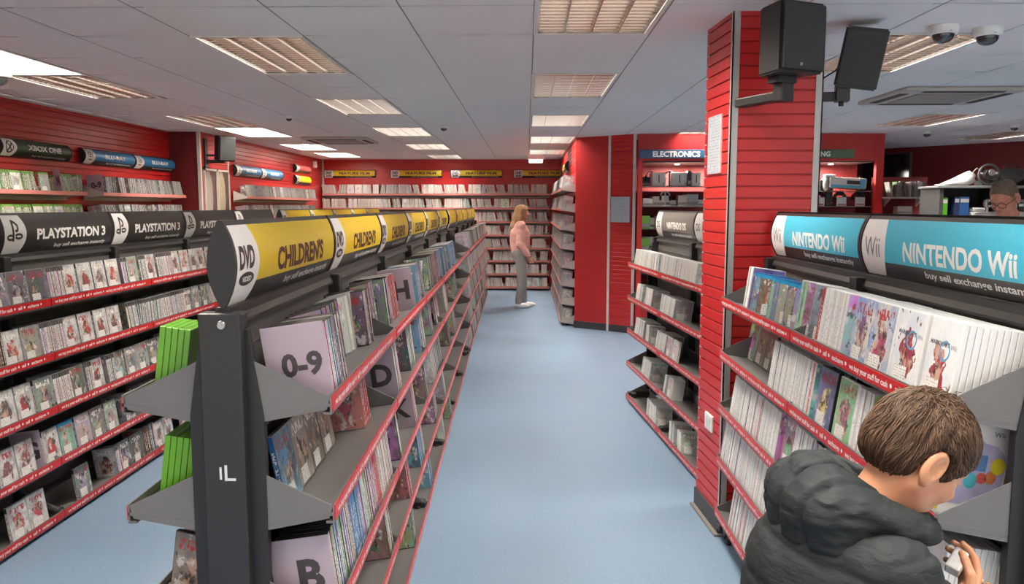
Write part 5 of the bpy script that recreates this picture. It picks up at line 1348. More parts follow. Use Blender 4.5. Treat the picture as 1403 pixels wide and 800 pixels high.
# ================================================================== THE BIG BOX AND LOOSE GOODS BY THE BOY
rk = RACKS['wii']
e = empty('game_box'); p, o, n = frame(rk, -1, 1, .10, .163)
e.matrix_world = rk['M'] @ mtx(p, Vector((1, 0, 0)) if False else o * -1, n.cross(-o), n)
tag(e, 'large white and lilac boxed game with balloons, just right of the boy', 'game box')
W, D, H = .17, .07, .222
mb = MB(); mb.bbox((-W / 2, -D / 2, 0), (W / 2, D / 2, H), .004); mb.build('carton', [mat('glossy white carton', rgb(230, 228, 224), .25)], e)
t = NT('lilac box print'); tc = t.new('ShaderNodeTexCoord'); sp = t.new('ShaderNodeSeparateXYZ'); t.link(tc.outputs['Object'], sp.inputs[0])
nz = t.new('ShaderNodeTexNoise', i_Scale=14., i_Detail=2.); t.link(tc.outputs['Object'], nz.inputs['Vector'])
t.color(t.mix(t.ramp(nz.outputs[0], [(.4, (0, 0, 0)), (.6, (1, 1, 1))]), rgb(176, 172, 206), rgb(196, 190, 214))); t.b.inputs['Roughness'].default_value = .25
yf = -D / 2 - .0006
pl = MB(); pts = [(-W / 2 + .004, .03), (W / 2 - .006, .03), (W / 2 - .006, .15), (W / 2 - .03, .172), (W / 2 - .06, .178), (W / 2 - .085, .196), (W / 2 - .12, .205), (-W / 2 + .004, .207)]
k = pl.addv([(x, yf, z) for x, z in pts]); pl.face([k + i for i in range(len(pts))], 0); pl.build('printed_panel', [t.m], e)
def spot(cx, cz, rx, rz_, m, nm='printed_balloon'):
    b = MB(); disc2d(b, cx, cz, rx, rz_, lambda u, v: (u, yf - .0005, v), 0, 20); b.build(nm, [m], e)
spot(.062, .128, .016, .02, mat('balloon yellow', rgb(222, 206, 60), .3)); spot(.006, .088, .015, .019, mat('balloon teal', rgb(84, 176, 190), .3))
spot(.030, .096, .012, .013, mat('balloon red', rgb(206, 98, 92), .3)); spot(.050, .1, .013, .015, mat('balloon orange', rgb(216, 132, 82), .3))
b = MB(); b.box((-.052, yf - .0006, .112), (.036, yf - .0001, .15)); b.build('title_plate', [mat('title blue', rgb(92, 134, 186), .3)], e)
b = MB(); b.box((-.075, yf - .0006, .042), (-.03, yf - .0001, .07)); b.build('printed_square', [mat('print rose', rgb(186, 92, 100), .3)], e)
b = MB(); b.box((-.08, yf - .0006, .012), (-.055, yf - .0001, .032)); b.build('rating_square', [mat('balloon yellow', (0, 0, 0))], e)
b = MB(); put_text(b, 'Wii', lambda u, v: (u, yf - .0004, v), .012, W / 2 - .045, .195, 0, bold=.01); b.build('lettering', [INKG], e)
# ================================================================== PEOPLE
def unit(v): v = np.array(v, float); return v / np.linalg.norm(v)
def basis(fwd, up):
    f = unit(fwd); u = np.array(up, float); u = unit(u - f * (u @ f)); r = np.cross(f, u); return f, u, r      # forward, up, right
def head_sdf(P, C, fwd, up, s=1., child=False, detail=True):
    """C: middle of the head. returns skin distance; s scales an adult-sized .23 m head"""
    f, u, r = basis(fwd, up)
    M = np.stack([f, r, u], 1); q = (P - np.array(C)) @ M / s          # local x forward, y right, z up
    d = d_ell(q, (-.012, 0, .028), (.094, .074, .084))
    d = smin(d, d_ell(q, (.032, 0, -.03), (.058, .056, .072)), .03)
    d = smin(d, d_ell(q, (.056, 0, -.092), (.026, .026, .02)), .03)     # chin
    for k in (-1, 1):
        d = smin(d, d_cap(q, (-.0, k * .05, -.05), (.05, k * .022, -.088), .018, .016), .025)   # jaw line
        d = smin(d, d_ell(q, (.06, k * .034, -.03), (.024, .022, .022)), .02)                    # cheek
        d = smin(d, d_cap(q, (.076, k * .012, .022), (.066, k * .046, .022), .009, .009), .014)  # brow
    if detail:
        for k in (-1, 1):
            d = smax(d, -d_ell(q, (.092, k * .031, .002), (.017, .018, .012)), .012)
            d = smin(d, d_ell(q, (.072, k * .031, .001), (.0125, .0135, .0125)), .003)
        d = smin(d, d_cap(q, (.082, 0, .012), (.104, 0, -.026), .008, .0125), .010)
        for k in (-1, 1): d = smin(d, d_ell(q, (.092, k * .011, -.030), (.011, .009, .008)), .006)
        d = smin(d, d_ell(q, (.084, 0, -.056), (.011, .022, .0055)), .005)
        d = smin(d, d_ell(q, (.082, 0, -.067), (.011, .019, .006)), .005)
        d = smax(d, -d_ell(q, (.096, 0, -.0612), (.012, .022, .0016)), .003)
        for k in (-1, 1):                                               # ears
            ce = np.array((-.010, k * .081, -.008)); ca, sa = math.cos(.16), math.sin(.16)
            Me = np.array(((ca, k * sa, 0), (-k * sa, ca, 0), (0, 0, 1.)))       # back edge flares outwards
            g = (q - ce) @ Me
            e = d_ell(g, (0, 0, 0), (.0235, .0110, .036))
            e = smax(e, -d_ell(g, (.003, k * .0115, .003), (.0155, .0125, .0255)), .0025)
            e = smin(e, d_cap(g, (.002, k * .001, .020), (-.008, k * .001, -.004), .0035, .003), .004)
            e = smin(e, d_ell(g, (.015, k * .002, -.006), (.0045, .005, .008)), .004)
            e = smin(e, d_ell(g, (.006, 0, -.031), (.009, .0065, .010)), .006)
            d = smin(d, e, .004)
    return d * s
def hair_short(P, C, fwd, up, s=1., fringe=.03, nape=-.062, thick=.012):
    f, u, r = basis(fwd, up); M = np.stack([f, r, u], 1); q = (P - np.array(C)) @ M / s
    d = d_ell(q, (-.012, 0, .030), (.094 + thick, .074 + thick * .8, .084 + thick * 1.1))
    d = smin(d, d_ell(q, (-.05, 0, -.02), (.052 + thick * .5, .054 + thick * .6, .055)), .03)
    x = q[:, 0]; lim = np.where(x < -.03, nape, nape + (x + .03) / .11 * (fringe - nape))
    lim = np.where((x > -.03) & (x < .02), nape + .0 + np.maximum(0, x + .03) * .75, lim)
    lim = lim + vnoise(q, 60, 2) * .006
    d = smax(d, (lim - q[:, 2]) * .8, .008)
    for k in (-1, 1): d = smax(d, -d_ell(q, (-.004, k * .082, -.010), (.031, .03, .041)), .006)
    ang = np.arctan2(q[:, 1], q[:, 0] + .03)
    d = d + (vnoise(np.stack([ang * 9, q[:, 2] * 9, q[:, 0] * 14], 1), 1., 5) * .0035 + vnoise(np.stack([ang * 26, q[:, 2] * 14, q[:, 0] * 22], 1), 1., 6) * .0018)
    return d * s
def hand_sdf(P, wrist, fwd, palm_n, side, s=1., curl=(.5, .55, .6, .65), thumb=.6):
    """side +1: thumb to the left of fwd seen from the back of the hand"""
    f = unit(fwd); n = np.array(palm_n, float); n = unit(n - f * (n @ f)); r = np.cross(f, n) * side
    W = np.array(wrist, float); at = lambda a, b, c: W + (f * a + r * b + n * c) * s
    d = d_cap(P, at(0, 0, 0), at(.03, 0, 0), .022 * s, .026 * s)
    for b in (-.024, -.008, .009, .025): d = smin(d, d_cap(P, at(.02, b * .7, 0), at(.078, b, .0), .013 * s, .0105 * s), .012 * s)
    L = ((.036, .022, .019), (.041, .026, .021), (.038, .024, .02), (.029, .018, .017))
    for i, b in enumerate((.027, .009, -.009, -.026)):
        p = at(.08, b, 0); a = 0.
        for j in range(3):
            a += curl[i] * (.9, 1., .7)[j]; dr = f * math.cos(a) + n * math.sin(a); q = p + dr * L[i][j] * s
            d = smin(d, d_cap(P, p, q, (.0092 - .0008 * j) * s, (.0086 - .0009 * j) * s), .003 * s); p = q
    p = at(.02, .024, .004); q = at(.05, .046, .016 + .02 * thumb); z = at(.078, .044, .028 + .03 * thumb); e = at(.098, .034, .034 + .03 * thumb)
    d = smin(d, d_cap(P, p, q, .014 * s, .0115 * s), .008 * s); d = smin(d, d_cap(P, q, z, .0108 * s, .0098 * s), .004 * s); d = smin(d, d_cap(P, z, e, .0095 * s, .0078 * s), .003 * s)
    return d
SKIN = lambda name, c, red: (lambda t: t)(None) or skin_mat(name, c, red)
def skin_mat(name, c, red):
    t = NT(name); tc = t.new('ShaderNodeTexCoord'); n = t.new('ShaderNodeTexNoise', i_Scale=22., i_Detail=4.); t.link(tc.outputs['Object'], n.inputs['Vector'])
    t.color(t.mix(t.ramp(n.outputs[0], [(.35, (0, 0, 0)), (.7, (1, 1, 1))]), c, red)); t.b.inputs['Roughness'].default_value = .48
    t.b.inputs['Subsurface Weight'].default_value = .12; t.b.inputs['Subsurface Radius'].default_value = (.01, .004, .002); t.b.inputs['Subsurface Scale'].default_value = .6
    return t.m
def cloth_mat(name, c, rough=.8, bs=260., b=.25, n=.12):
    return mat(name, c, rough, noise=n, nscale=14., bump=b, bscale=bs)
def mesh_obj(name, f, lo, hi, h, m, parent, smooth=True):
    v, fc = surfnet(f, lo, hi, h); me = np_mesh(name, [(v, fc)], m, smooth); return obj(name, me, parent)
def limb(P, pts, rs, k=.02):
    d = None
    for (a, ra), (b, rb) in zip(zip(pts, rs), list(zip(pts, rs))[1:]):
        e = d_cap(P, a, b, ra, rb); d = e if d is None else smin(d, e, k)
    return d
def hair_mat(name, c1, c2):
    t = NT(name); tc = t.new('ShaderNodeTexCoord'); n = t.new('ShaderNodeTexNoise', i_Scale=60., i_Detail=4.); t.link(tc.outputs['Object'], n.inputs['Vector'])
    t.color(t.mix(n.outputs[0], c1, c2)); t.b.inputs['Roughness'].default_value = .6; t.b.inputs['Specular IOR Level'].default_value = .3; t.bump(n.outputs[0], .4, .003); return t.m

# ------------------------------------------------------------------ the boy
def build_boy():
    C = np.array((.680, 1.345, 1.172)); s = .87
    fw = unit((.785, .04, -.62)); upv = (.62, .03, .78)
    neck = np.array((.60, 1.352, 1.06)); pel = np.array((.50, 1.37, .68)); chest = np.array((.545, 1.36, .93))
    shR = np.array((.60, 1.225, 1.012)); shL = np.array((.60, 1.50, 1.012))
    elR = np.array((.655, 1.15, .825)); elL = np.array((.70, 1.56, .80))
    wrR = np.array((.735, 1.275, .932)); wrL = np.array((.83, 1.47, .845))
    hip = [np.array((.50, 1.37 + k * .075, .66)) for k in (-1, 1)]; kn = [np.array((.545, 1.37 + k * .085, .37)) for k in (-1, 1)]; an = [np.array((.50, 1.37 + k * .09, .075)) for k in (-1, 1)]
    root = empty('person', (.52, 1.36, 0)); tag(root, 'boy in a dark padded jacket looking down at a small white thing in his hand', 'person')
    rel = np.array((.52, 1.36, 0.))
    T = lambda v: v - rel
    sk = skin_mat('boy skin', rgb(208, 150, 112), rgb(198, 130, 100))
    def neckf(P): return d_cap(P, neck - np.array((.03, 0, .05)), C + np.array((-.03, 0, -.03)), .050, .046)
    fR, nR = unit((.5, .62, .5)), unit((-.55, .35, .6))
    fL, nL = unit((.3, -.9, .25)), unit((-.5, -.2, .7))
    parts = []
    # head + neck
    f = lambda P: smin(head_sdf(P, C, fw, upv, s, True), neckf(P), .035)
    v, fc = surfnet(f, C - .15, C + .135, .0026); parts.append((T(v), fc))
    for (w, el, ff, nn, sd, cu) in ((wrR, elR, fR, nR, 1, (.5, .55, .62, .7)), (wrL, elL, fL, nL, -1, (.55, .6, .65, .7))):
        f = lambda P: smin(hand_sdf(P, w, ff, nn, sd, .74, cu), d_cap(P, el + (w - el) * .4, w, .028, .021), .012)
        v, fc = surfnet(f, w - .14, w + .14, .0028); parts.append((T(v), fc))
    # trunk and legs under the clothes, one surface
    def under(P):
        d = d_cap(P, pel, chest, .095, .1); d = smin(d, d_cap(P, chest, neck - np.array((.01, 0, .02)), .09, .05), .05)
        for k in (0, 1): d = smin(d, limb(P, [hip[k], kn[k], an[k]], [.06, .045, .032]), .03)
        for sh, el, w in ((shR, elR, wrR), (shL, elL, wrL)): d = smin(d, limb(P, [sh, el, el + (w - el) * .7], [.04, .034, .026]), .03)
        return d
    v, fc = surfnet(under, (.3, 1.0, .02), (.86, 1.7, 1.1), .012); parts.append((T(v), fc))
    obj('body', np_mesh('boy body', parts, [sk]), root)
    # hair: shell plus locks
    hm = hair_mat('boy hair', rgb(58, 40, 30), rgb(84, 62, 46))
    f = lambda P: hair_short(P, C, fw, upv, s, .035, -.075, .013)
    v, fc = surfnet(f, C - .15, C + .15, .0026)
    hob = obj('hair', np_mesh('boy hair', [(T(v), fc)], [hm]), root)
    fb, ub, rb = basis(fw, upv); mb = MB(); rd = random.Random(4)
    hm2 = [hm, hair_mat('boy hair lock light', rgb(84, 62, 46), rgb(108, 83, 64)), hair_mat('boy hair lock dark', rgb(56, 40, 29), rgb(80, 59, 44))]
    hme = hob.data; hv = np.array([q.co for q in hme.vertices]); hn = np.array([q.normal for q in hme.vertices])
    Cl = C - rel; whorl = Cl + (fb * -.075 + rb * .015 + ub * .09) * s; F = np.stack([fb, rb, ub], 1)
    outer = [i for i in range(len(hv)) if hn[i] @ (hv[i] - Cl) > .02]
    ids = np.array(rd.choices(outer, k=9000)); N = len(ids); cur = hv[ids] - hn[ids] * .0015; nr = hn[ids]
    U = lambda lo_, hi_: np.array([rd.uniform(lo_, hi_) for _ in range(N)])
    loc = (cur - Cl) @ F / s; low = loc[:, 2] < -.035
    L = np.where(low, U(.006, .012), U(.024, .046)); lift = np.where(low, U(0, .001), U(.0004, .0032))
    away = cur - whorl; tg = away / (np.linalg.norm(away, axis=1)[:, None] + 1e-6)
    tg[:, 2] += np.where(loc[:, 2] < .06, -.55, -.12); tg += fb[None] * np.where(loc[:, 0] > .02, .35, 0)[:, None]
    tg += np.array([[rd.uniform(-1, 1) for _ in range(3)] for _ in range(N)]) * (.9 * np.exp(-(np.linalg.norm(away, axis=1) / .022) ** 2))[:, None]
    tg += np.cross(nr, tg) * (vnoise(cur, 34, 21) * .9)[:, None]
    hf = lambda Q: hair_short(Q + rel, C, fw, upv, s, .035, -.075, .013)
    chain = [cur.copy()]; alive = np.ones(N)
    for j in range(5):
        tg = tg - nr * (tg * nr).sum(1)[:, None]; tg /= np.linalg.norm(tg, axis=1)[:, None] + 1e-9
        nxt = cur + tg * (L / 5)[:, None]
        k = (nxt - Cl) @ F / s
        ear = (np.abs(k[:, 1]) > .045) & (((k[:, 0] + .004) / .031) ** 2 + ((k[:, 2] + .010) / .042) ** 2 < 1)
        alive = alive * np.where(ear | (k[:, 2] < -.082) | ((k[:, 0] > .07) & (k[:, 2] < .022)), 0, 1)
        f0 = hf(nxt); g = np.stack([hf(nxt + np.eye(3)[q] * .001) - f0 for q in range(3)], 1) / .001; g /= np.linalg.norm(g, axis=1)[:, None] + 1e-9
        fixed = nxt - g * np.clip(f0 - lift * (1 if j < 4 else .3), -.006, .006)[:, None]
        cur = np.where(alive[:, None] > 0, fixed, cur + tg * .0002); nr = np.where(alive[:, None] > 0, g, nr); chain.append(cur.copy())
    chain = np.stack(chain, 1)
    for c in chain:
        mb.tube([Vector(q) for q in c], [.0007, .0010, .0011, .0010, .0007, .0002], 3, rd.choice((0, 0, 1, 1, 2)), caps=False)
    mb.build('hair_locks', hm2, hob)
    # eyes, eyebrow
    for k in (-1, 1):
        m = MB(); bm = bmesh.new(); bmesh.ops.create_uvsphere(bm, u_segments=16, v_segments=10, radius=.0095 * s); m.bm(bm, 0, True); bm.free()
        o = m.build('eye', [mat('eye white', rgb(226, 220, 214), .2)], root); o.location = Vector(C + (fb * .0755 + rb * k * .031 + ub * .001) * s - rel)
    # jacket
    jm = NT('charcoal padded nylon'); tc = jm.new('ShaderNodeTexCoord'); n1 = jm.new('ShaderNodeTexNoise', i_Scale=55., i_Detail=3., i_Distortion=.4); n2 = jm.new('ShaderNodeTexNoise', i_Scale=6., i_Detail=2.)
    mp = jm.new('ShaderNodeMapping'); mp.inputs['Scale'].default_value = (.7, .4, 1.6); jm.link(tc.outputs['Object'], mp.inputs[0])
    jm.link(mp.outputs[0], n1.inputs['Vector']); jm.link(tc.outputs['Object'], n2.inputs['Vector'])
    jm.color(jm.mix(n2.outputs[0], rgb(26, 30, 31), rgb(36, 41, 42))); jm.b.inputs['Roughness'].default_value = .66; jm.b.inputs['Specular IOR Level'].default_value = .24; jm.bump(n1.outputs[0], .5, .005); jm = jm.m
    def puff(d, t, amp=.0035, per=.078):
        ph = (t / per) % 1.; return d + amp * np.exp(-((np.minimum(ph, 1 - ph)) / .085) ** 2) - amp * .25 * np.sin(ph * math.pi)
    hoodc = np.array((.508, 1.362, 1.052))
    def jacket(P):
        body = d_ell(P, (.545, 1.362, .93), (.125, .165, .16)); body = smin(body, d_cap(P, pel - np.array((0, 0, .03)), chest, .135, .14), .06)
        yoke = d_cap(P, shR + np.array((-.02, .0, -.005)), shL + np.array((-.02, 0, -.005)), .064, .064); body = smin(body, yoke, .05)
        wr = vnoise(P * np.array((1., 1., .6)), 30, 7) * .0022 + vnoise(P, 70, 9) * .0016
        body = puff(body, P[:, 2] + .10 * (P[:, 0] - .55) + .008 * vnoise(P, 9, 4))
        d = body
        for sh, el, w in ((shR, elR, wrR), (shL, elL, wrL)):
            up_ = d_cap(P, sh, el, .063, .056); lo_ = d_cap(P, el, el + (w - el) * .80, .056, .040)
            a = unit(el - sh); t1 = (P - sh) @ a; up_ = puff(up_, t1 + .02, .004, .05); a2 = unit(w - el); lo_ = puff(lo_, (P - el) @ a2 + .03, .004, .05)
            d = smin(d, smin(up_, lo_, .02), .02)
        d = smax(d, -d_cap(P, neck - np.array((.0, 0, .02)), C + np.array((-.0, 0, -.05)), .066, .062), .012)
        return d + wr
    lo, hi = np.array((.33, .99, .56)), np.array((.86, 1.68, 1.13))
    mesh_obj('jacket', lambda P: jacket(P + rel), lo - rel, hi - rel, .0052, jm, root)
    def hood(P):
        P = P - np.array((.014, 0, .036))
        # a folded-down hood: thick rolled collar round the neck and a sack hanging behind
        ctr = np.array((.598, 1.355, 1.05)); tilt = unit((.34, -.06, .94)); q = P - ctr
        ax = q @ tilt; pl = q - ax[:, None] * tilt; ex = unit(np.cross((0, 1, 0), tilt)); px = pl @ ex; py = q[:, 1]
        ang = np.arctan2(py, px); rr = np.hypot(px, py * .93)
        back = .5 - .5 * np.cos(ang - 0)          # 1 at the back (negative forward)
        R0 = .068 + .012 * back
        R1 = R0 + .012
        ring = (np.hypot((rr - R1) / 1.5, (ax + .002 - .012 * back) / 1.) - (.021 + .009 * back))
        sack = d_ell(P, (.508, 1.362, 1.012), (.08, .135, .08)); sack = smin(sack, d_ell(P, (.468, 1.36, 1.062), (.038, .112, .036)), .05)
        sack = smax(sack, -d_ell(P, (.535, 1.358, 1.112), (.062, .085, .042)), .022)
        sack = smin(sack, d_ell(P, (.52, 1.37, .965), (.062, .105, .07)), .06)
        d = smin(ring, sack, .045)
        for yo in (-.085, -.02, .05):                      # stitched seams running down the hood
            d = d + .009 * np.exp(-(np.abs(P[:, 1] - 1.36 - yo - .12 * (P[:, 0] - .5)) / .0065) ** 2)
        # soft folds and fine crinkles of the padded nylon
        d = d + vnoise(P * np.array((1., .6, 1.3)), 11, 12) * .004 + vnoise(P * np.array((.6, .35, 1.9)), 42, 13) * .0022 + vnoise(P * np.array((.8, .4, 1.8)), 85, 15) * .0012
        return d
    lo, hi = np.array((.36, 1.17, .86)), np.array((.76, 1.58, 1.22))
    mesh_obj('hood', lambda P: smax(hood(P + rel), -(d_cap(P + rel, neck - np.array((.02, 0, .05)), C + np.array((-.02, 0, -.03)),   .056, .052)), .006), lo - rel, hi - rel, .0036, jm, root)
    # trousers, shoes
    tm = cloth_mat('dark navy trousers', rgb(46, 50, 60))
    def trou(P):
        d = d_cap(P, pel + np.array((0, -.03, .02)), pel + np.array((0, .03, .02)), .11, .11)
        for k in (0, 1): d = smin(d, limb(P, [hip[k], kn[k], an[k] + np.array((0, 0, .02))], [.082, .064, .055]), .03)
        return d + vnoise(P, 18, 5) * .004
    mesh_obj('trousers', lambda P: trou(P + rel), np.array((.34, 1.16, .06)) - rel, np.array((.7, 1.58, .84)) - rel, .01, tm, root)
    for k in (0, 1):
        a = an[k]; sf = lambda P: smax(smin(d_ell(P, a + np.array((.06, 0, -.03)), (.11, .043, .042)), d_cap(P, a + np.array((-.0, 0, .0)), a + np.array((0, 0, .03)), .045, .042), .03), .004 - P[:, 2], .004)
        mesh_obj('shoe', lambda P: sf(P + rel), a + np.array((-.09, -.08, -.09)) - rel, a + np.array((.2, .08, .08)) - rel, .006, mat('black trainers', rgb(36, 36, 38), .5), root)
    # what he holds
    e = empty('white_token', tuple(wrR + fR * .062 + nR * .03)); e.rotation_euler = (R(20), R(-35), R(35))
    tag(e, "small white plastic box held in the boy's fingers", 'small box')
    m = MB(); m.bbox((-.022, -.012, -.013), (.022, .012, .013), .004); m.build('box_body', [mat('glossy white plastic', rgb(236, 236, 234), .25)], e)
    m = MB(); m.bbox((-.0225, -.0125, .003), (.0225, .0125, .0045), .0005); m.build('lid_seam', [mat('seam grey', rgb(170, 170, 168), .4)], e)
build_boy()

# ------------------------------------------------------------------ adults
def build_adult(name_label, base, H, heading, J, skin, hair, top, legs, shoes, extra=None, res=.009, head_fwd=None, hairfn=None, hands=True, lean=0.):
    """J: joint offsets for a figure of height 1 in (forward, right, up)"""
    fx, fy = math.cos(heading), math.sin(heading)
    f3 = np.array((fx, fy, 0)); r3 = np.array((fy, -fx, 0)); u3 = np.array((0, 0, 1.))
    B = np.array(base, float); W = lambda p: (f3 * p[0] + r3 * p[1] + u3 * p[2]) * H
    j = {k: W(v) for k, v in J.items()}
    root = empty('person', tuple(B)); tag(root, name_label, 'person')
    hs = H * .137 / .225
    hf = head_fwd if head_fwd is not None else (1, 0, 0); hf = f3 * hf[0] + r3 * hf[1] + u3 * hf[2]
    hu = u3 + f3 * (-hf[2]) * .9
    C = j['head']
    def body(P):
        d = smin(head_sdf(P, C, hf, hu, hs), d_cap(P, j['neck'], C + (-f3 * .02 - u3 * .05) * hs, .034 * H, .033 * H), .02)
        t = d_cap(P, j['pelvis'], j['chest'], .072 * H, .082 * H); t = smin(t, d_cap(P, j['shR'], j['shL'], .034 * H, .034 * H), .05)
        t = smin(t, d_cap(P, j['chest'], j['neck'], .06 * H, .034 * H), .05)
        d = smin(d, t, .03)
        for k in 'RL':
            d = smin(d, limb(P, [j['sh' + k], j['el' + k], j['wr' + k]], [.028 * H, .022 * H, .0155 * H]), .02)
            d = smin(d, limb(P, [j['hip' + k], j['kn' + k], j['an' + k]], [.05 * H, .033 * H, .021 * H]), .03)
            d = smin(d, hand_sdf(P, j['wr' + k], j['hd' + k], -r3 * (1 if k == 'R' else -1) * .8 + f3 * .2, 1 if k == 'R' else -1, H / 1.75), .01)
        return d
    allp = np.array(list(j.values())); lo = allp.min(0) - .2; hi = allp.max(0) + .2; lo[2] = -.01
    parts = [surfnet(body, lo, np.array((hi[0], hi[1], C[2] - .13 * hs - .0)), res), surfnet(body, C - .17 * hs, C + .17 * hs, res * .5)]
    obj('body', np_mesh('adult body', parts, [skin]), root)
    f = hairfn(C, hf, hu, hs, f3, r3, u3) if hairfn else (lambda P: hair_short(P, C, hf, hu, hs))
    h = surfnet(f, C - np.array((.22, .22, .42)), C + .18, res * .55); obj('hair', np_mesh('adult hair', [h], [hair]), root)
    def topf(P):
        t = smin(d_cap(P, j['pelvis'] + u3 * .02 * H, j['chest'], .09 * H, .098 * H), d_cap(P, j['shR'], j['shL'], .046 * H, .046 * H), .06)
        t = smin(t, d_cap(P, j['chest'], j['neck'] - u3 * .012 * H, .07 * H, .04 * H), .04)
        for k in 'RL': t = smin(t, limb(P, [j['sh' + k], j['el' + k], j['el' + k] + (j['wr' + k] - j['el' + k]) * top[2]], [.042 * H, .04 * H, .031 * H]), .025)
        t = smax(t, -d_cap(P, j['neck'] - u3 * .02 * H, C, .037 * H, .06 * H), .01)
        t = smax(t, (j['pelvis'][2] - .035 * H) - P[:, 2], .01)
        return t + vnoise(P, 12, 3) * .006 + vnoise(P * np.array((1, 1, 2.)), 26, 4) * .003
    mesh_obj(top[0], topf, lo, hi, res, top[1], root)
    def legf(P):
        t = d_cap(P, j['pelvis'] - r3 * .02 * H, j['pelvis'] + r3 * .02 * H, .085 * H, .085 * H)
        for k in 'RL': t = smin(t, limb(P, [j['hip' + k], j['kn' + k], j['an' + k] + u3 * .015 * H], [.062 * H, .043 * H, .031 * H]), .02)
        t = smax(t, P[:, 2] - (j['pelvis'][2] + .03 * H), .01)
        return t + vnoise(P, 16, 6) * .004
    mesh_obj('trousers', legf, lo, hi, res, legs, root)
    for k in 'RL':
        a = j['an' + k]
        sf = lambda P: smax(smin(d_ell((P - a) @ np.stack([f3, r3, u3], 1), (.035 * H, 0, -.022 * H), (.078 * H, .027 * H, .026 * H)), d_cap(P, a, a + u3 * .012 * H, .027 * H, .025 * H), .02), .002 - P[:, 2], .004)
        mesh_obj('shoe', sf, a - np.array((.2, .2, .1)), a + np.array((.2, .2, .07)), res * .7, shoes, root)
    if extra: extra(root, j, C, hf, hu, hs, f3, r3, u3)
    return root
# woman at the back shelves, in profile, facing right
JW = dict(head=(.012, 0, .925), neck=(-.012, 0, .83), chest=(-.012, 0, .72), pelvis=(-.005, 0, .54), shR=(-.012, .105, .80), shL=(-.012, -.105, .80), elR=(-.02, .125, .625), elL=(-.015, -.125, .625),
          wrR=(.062, .105, .50), wrL=(.075, -.1, .505), hdR=(.45, -.1, -.9), hdL=(.5, .1, -.85), hipR=(-.005, .05, .52), hipL=(-.005, -.05, .52), knR=(.0, .05, .285), knL=(.02, -.05, .285), anR=(-.03, .05, .045), anL=(.035, -.05, .045))
def long_hair(C, hf, hu, s, f3, r3, u3):
    def f(P):
        d = hair_short(P, C, hf, hu, s, .05, -.09, .016)
        g = limb(P, [C + (-f3 * .05 + u3 * .04) * s, C + (-f3 * .09 - u3 * .07) * s, C + (-f3 * .125 - u3 * .2) * s, C + (-f3 * .15 - u3 * .34) * s], [.062 * s, .068 * s, .06 * s, .03 * s], .03)
        for k in (-1, 1): g = smin(g, limb(P, [C + (-f3 * .01 + r3 * k * .055 + u3 * .05) * s, C + (-f3 * .035 + r3 * k * .07 - u3 * .06) * s, C + (-f3 * .06 + r3 * k * .06 - u3 * .2) * s], [.03 * s, .03 * s, .02 * s], .02), .02)
        return smin(d, g, .02) + vnoise(P * np.array((1, 1, .35)), 60, 3) * .004
    return f
build_adult('woman with long blonde hair and pink jumper standing before the back shelves', (-.085, 12.45, 0), 1.62, R(6), JW, skin_mat('woman skin', rgb(214, 160, 136), rgb(204, 142, 120)), hair_mat('blonde hair', rgb(150, 118, 84), rgb(204, 172, 128)),
            ('jumper', cloth_mat('pink jumper', rgb(226, 172, 160)), .94), cloth_mat('grey trousers', rgb(146, 144, 140)), mat('white trainers', rgb(230, 226, 222), .5), hairfn=long_hair, head_fwd=(1, .05, .02))
# member of staff behind the counter
JM = dict(head=(.085, 0, .905), neck=(.03, 0, .825), chest=(.01, 0, .72), pelvis=(-.01, 0, .53), shR=(.02, .115, .80), shL=(.02, -.115, .80), elR=(.07, .14, .64), elL=(.07, -.14, .64), wrR=(.2, .08, .6), wrL=(.2, -.08, .6), hdR=(.9, -.3, -.1), hdL=(.9, .3, -.1),
          hipR=(-.01, .052, .52), hipL=(-.01, -.052, .52), knR=(.01, .055, .28), knL=(.01, -.055, .28), anR=(-.01, .06, .045), anL=(-.01, -.06, .045))
def staff_extra(root, j, C, hf, hu, hs, f3, r3, u3):
    f, u, r = basis(hf, hu); at = lambda a, b, c: Vector(C + (f * a + r * b + u * c) * hs)
    gm = mat('dark spectacle frame', rgb(40, 34, 32), .3)
    mb = MB()
    for k in (-1, 1):
        ring = [at(.104, k * .033 + .026 * math.cos(a), .001 + .019 * math.sin(a)) for a in np.linspace(0, 2 * math.pi, 17)]; mb.tube(ring, .0026, 6, caps=False)
        mb.tube([at(.102, k * .058, .006), at(.06, k * .078, .008), at(-.008, k * .082, .006)], .0026, 6)
    mb.tube([at(.105, -.008, .004), at(.108, 0, .007), at(.105, .008, .004)], .0024, 6); mb.build('glasses', [gm], root)
    nk = j['neck']; mb = MB()
    P = [nk + f3 * -.06 + u3 * .0, nk + r3 * .07 + u3 * -.01, nk + f3 * .075 + r3 * .05 - u3 * .06, nk + f3 * .13 - u3 * .22, nk + f3 * .075 - r3 * .05 - u3 * .06, nk - r3 * .07 - u3 * .01, nk + f3 * -.06]
    mb.tube([Vector(p) for p in P], .009, 6); mb.build('lanyard', [mat('red lanyard', rgb(190, 50, 52), .5)], root)
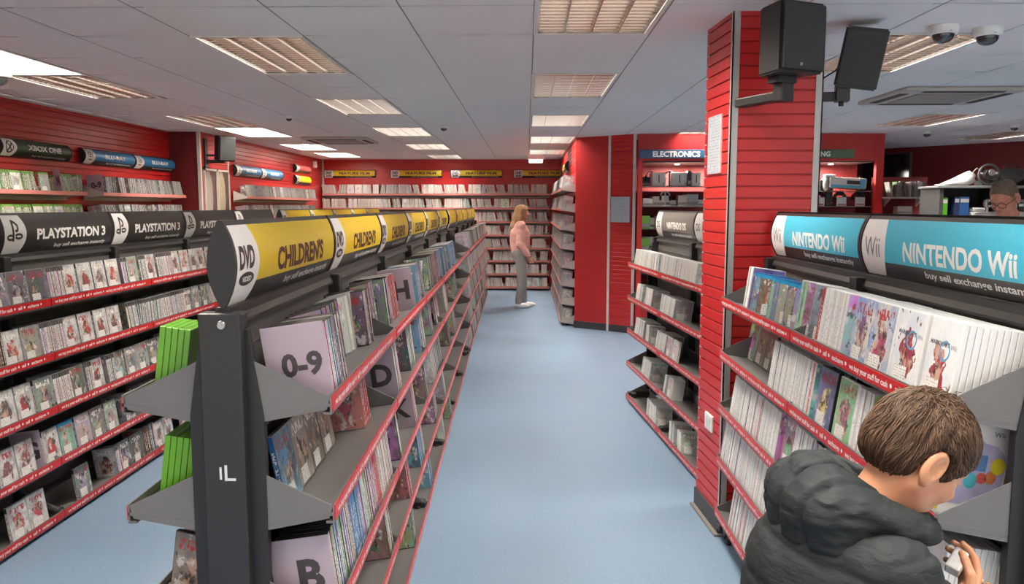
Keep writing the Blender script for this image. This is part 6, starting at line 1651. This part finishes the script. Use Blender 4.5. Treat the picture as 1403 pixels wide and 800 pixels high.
build_adult('man with glasses and white shirt bent over the counter at far right', (3.73, 6.15, .0), 1.84, R(214), JM, skin_mat('man skin', rgb(212, 148, 122), rgb(196, 122, 100)), hair_mat('greying brown hair', rgb(84, 66, 52), rgb(136, 114, 94)),
            ('shirt', cloth_mat('white shirt', rgb(226, 224, 220)), .5), cloth_mat('black trousers', rgb(36, 36, 40)), mat('black shoes', rgb(30, 30, 30), .4), extra=staff_extra, head_fwd=(.85, .0, -.55), hairfn=lambda C, hf, hu, hs, a, b, c: (lambda P: hair_short(P, C, hf, hu, hs, .085, -.055, .005)))
# ---------------- sunlit pavement behind the camera, added to bounce light up to the ceiling
mb = MB(); mb.box((-16, -22, -.14), (20, -2.6, -.06)); struct(mb.build('bounce_pavement', mat('pale paving', rgb(214, 208, 200), .8, noise=.06, nscale=2)))
sl = bpy.data.lights.new('sun', 'SUN'); sl.energy = 7.; sl.angle = R(1.); so = bpy.data.objects.new('sun', sl); COL.objects.link(so); so.rotation_euler = (R(-4), R(38), 0); so.location = (0, -8, 6)
# ================================================================== CAMERA, LIGHT, VIEW
cd = bpy.data.cameras.new('camera'); cam = bpy.data.objects.new('camera', cd); COL.objects.link(cam)
cam.location = (0, 0, 1.6)
cam.rotation_euler = (R(90) - .1081863, 0, .0183348)
cd.sensor_fit = 'HORIZONTAL'; cd.sensor_width = 36.; cd.lens = 36. * 1081.33 / 1403.; cd.clip_start = .05
SC.camera = cam
w = bpy.data.worlds.new('daylight from the shop front'); SC.world = w; w.use_nodes = True
w.node_tree.nodes['Background'].inputs[0].default_value = (1, .97, .94, 1); w.node_tree.nodes['Background'].inputs[1].default_value = .9
vs = SC.view_settings; vs.view_transform = 'Standard'; vs.look = 'None'; vs.gamma = 1.; vs.use_curve_mapping = False; vs.exposure = .28
SC.cycles.use_denoising = True
SC.cycles.max_bounces = 10; SC.cycles.diffuse_bounces = 8; SC.cycles.glossy_bounces = 3; SC.cycles.transmission_bounces = 4
SC.cycles.caustics_reflective = False; SC.cycles.caustics_refractive = False; SC.cycles.sample_clamp_indirect = 6.
SC.cycles.use_light_tree = True
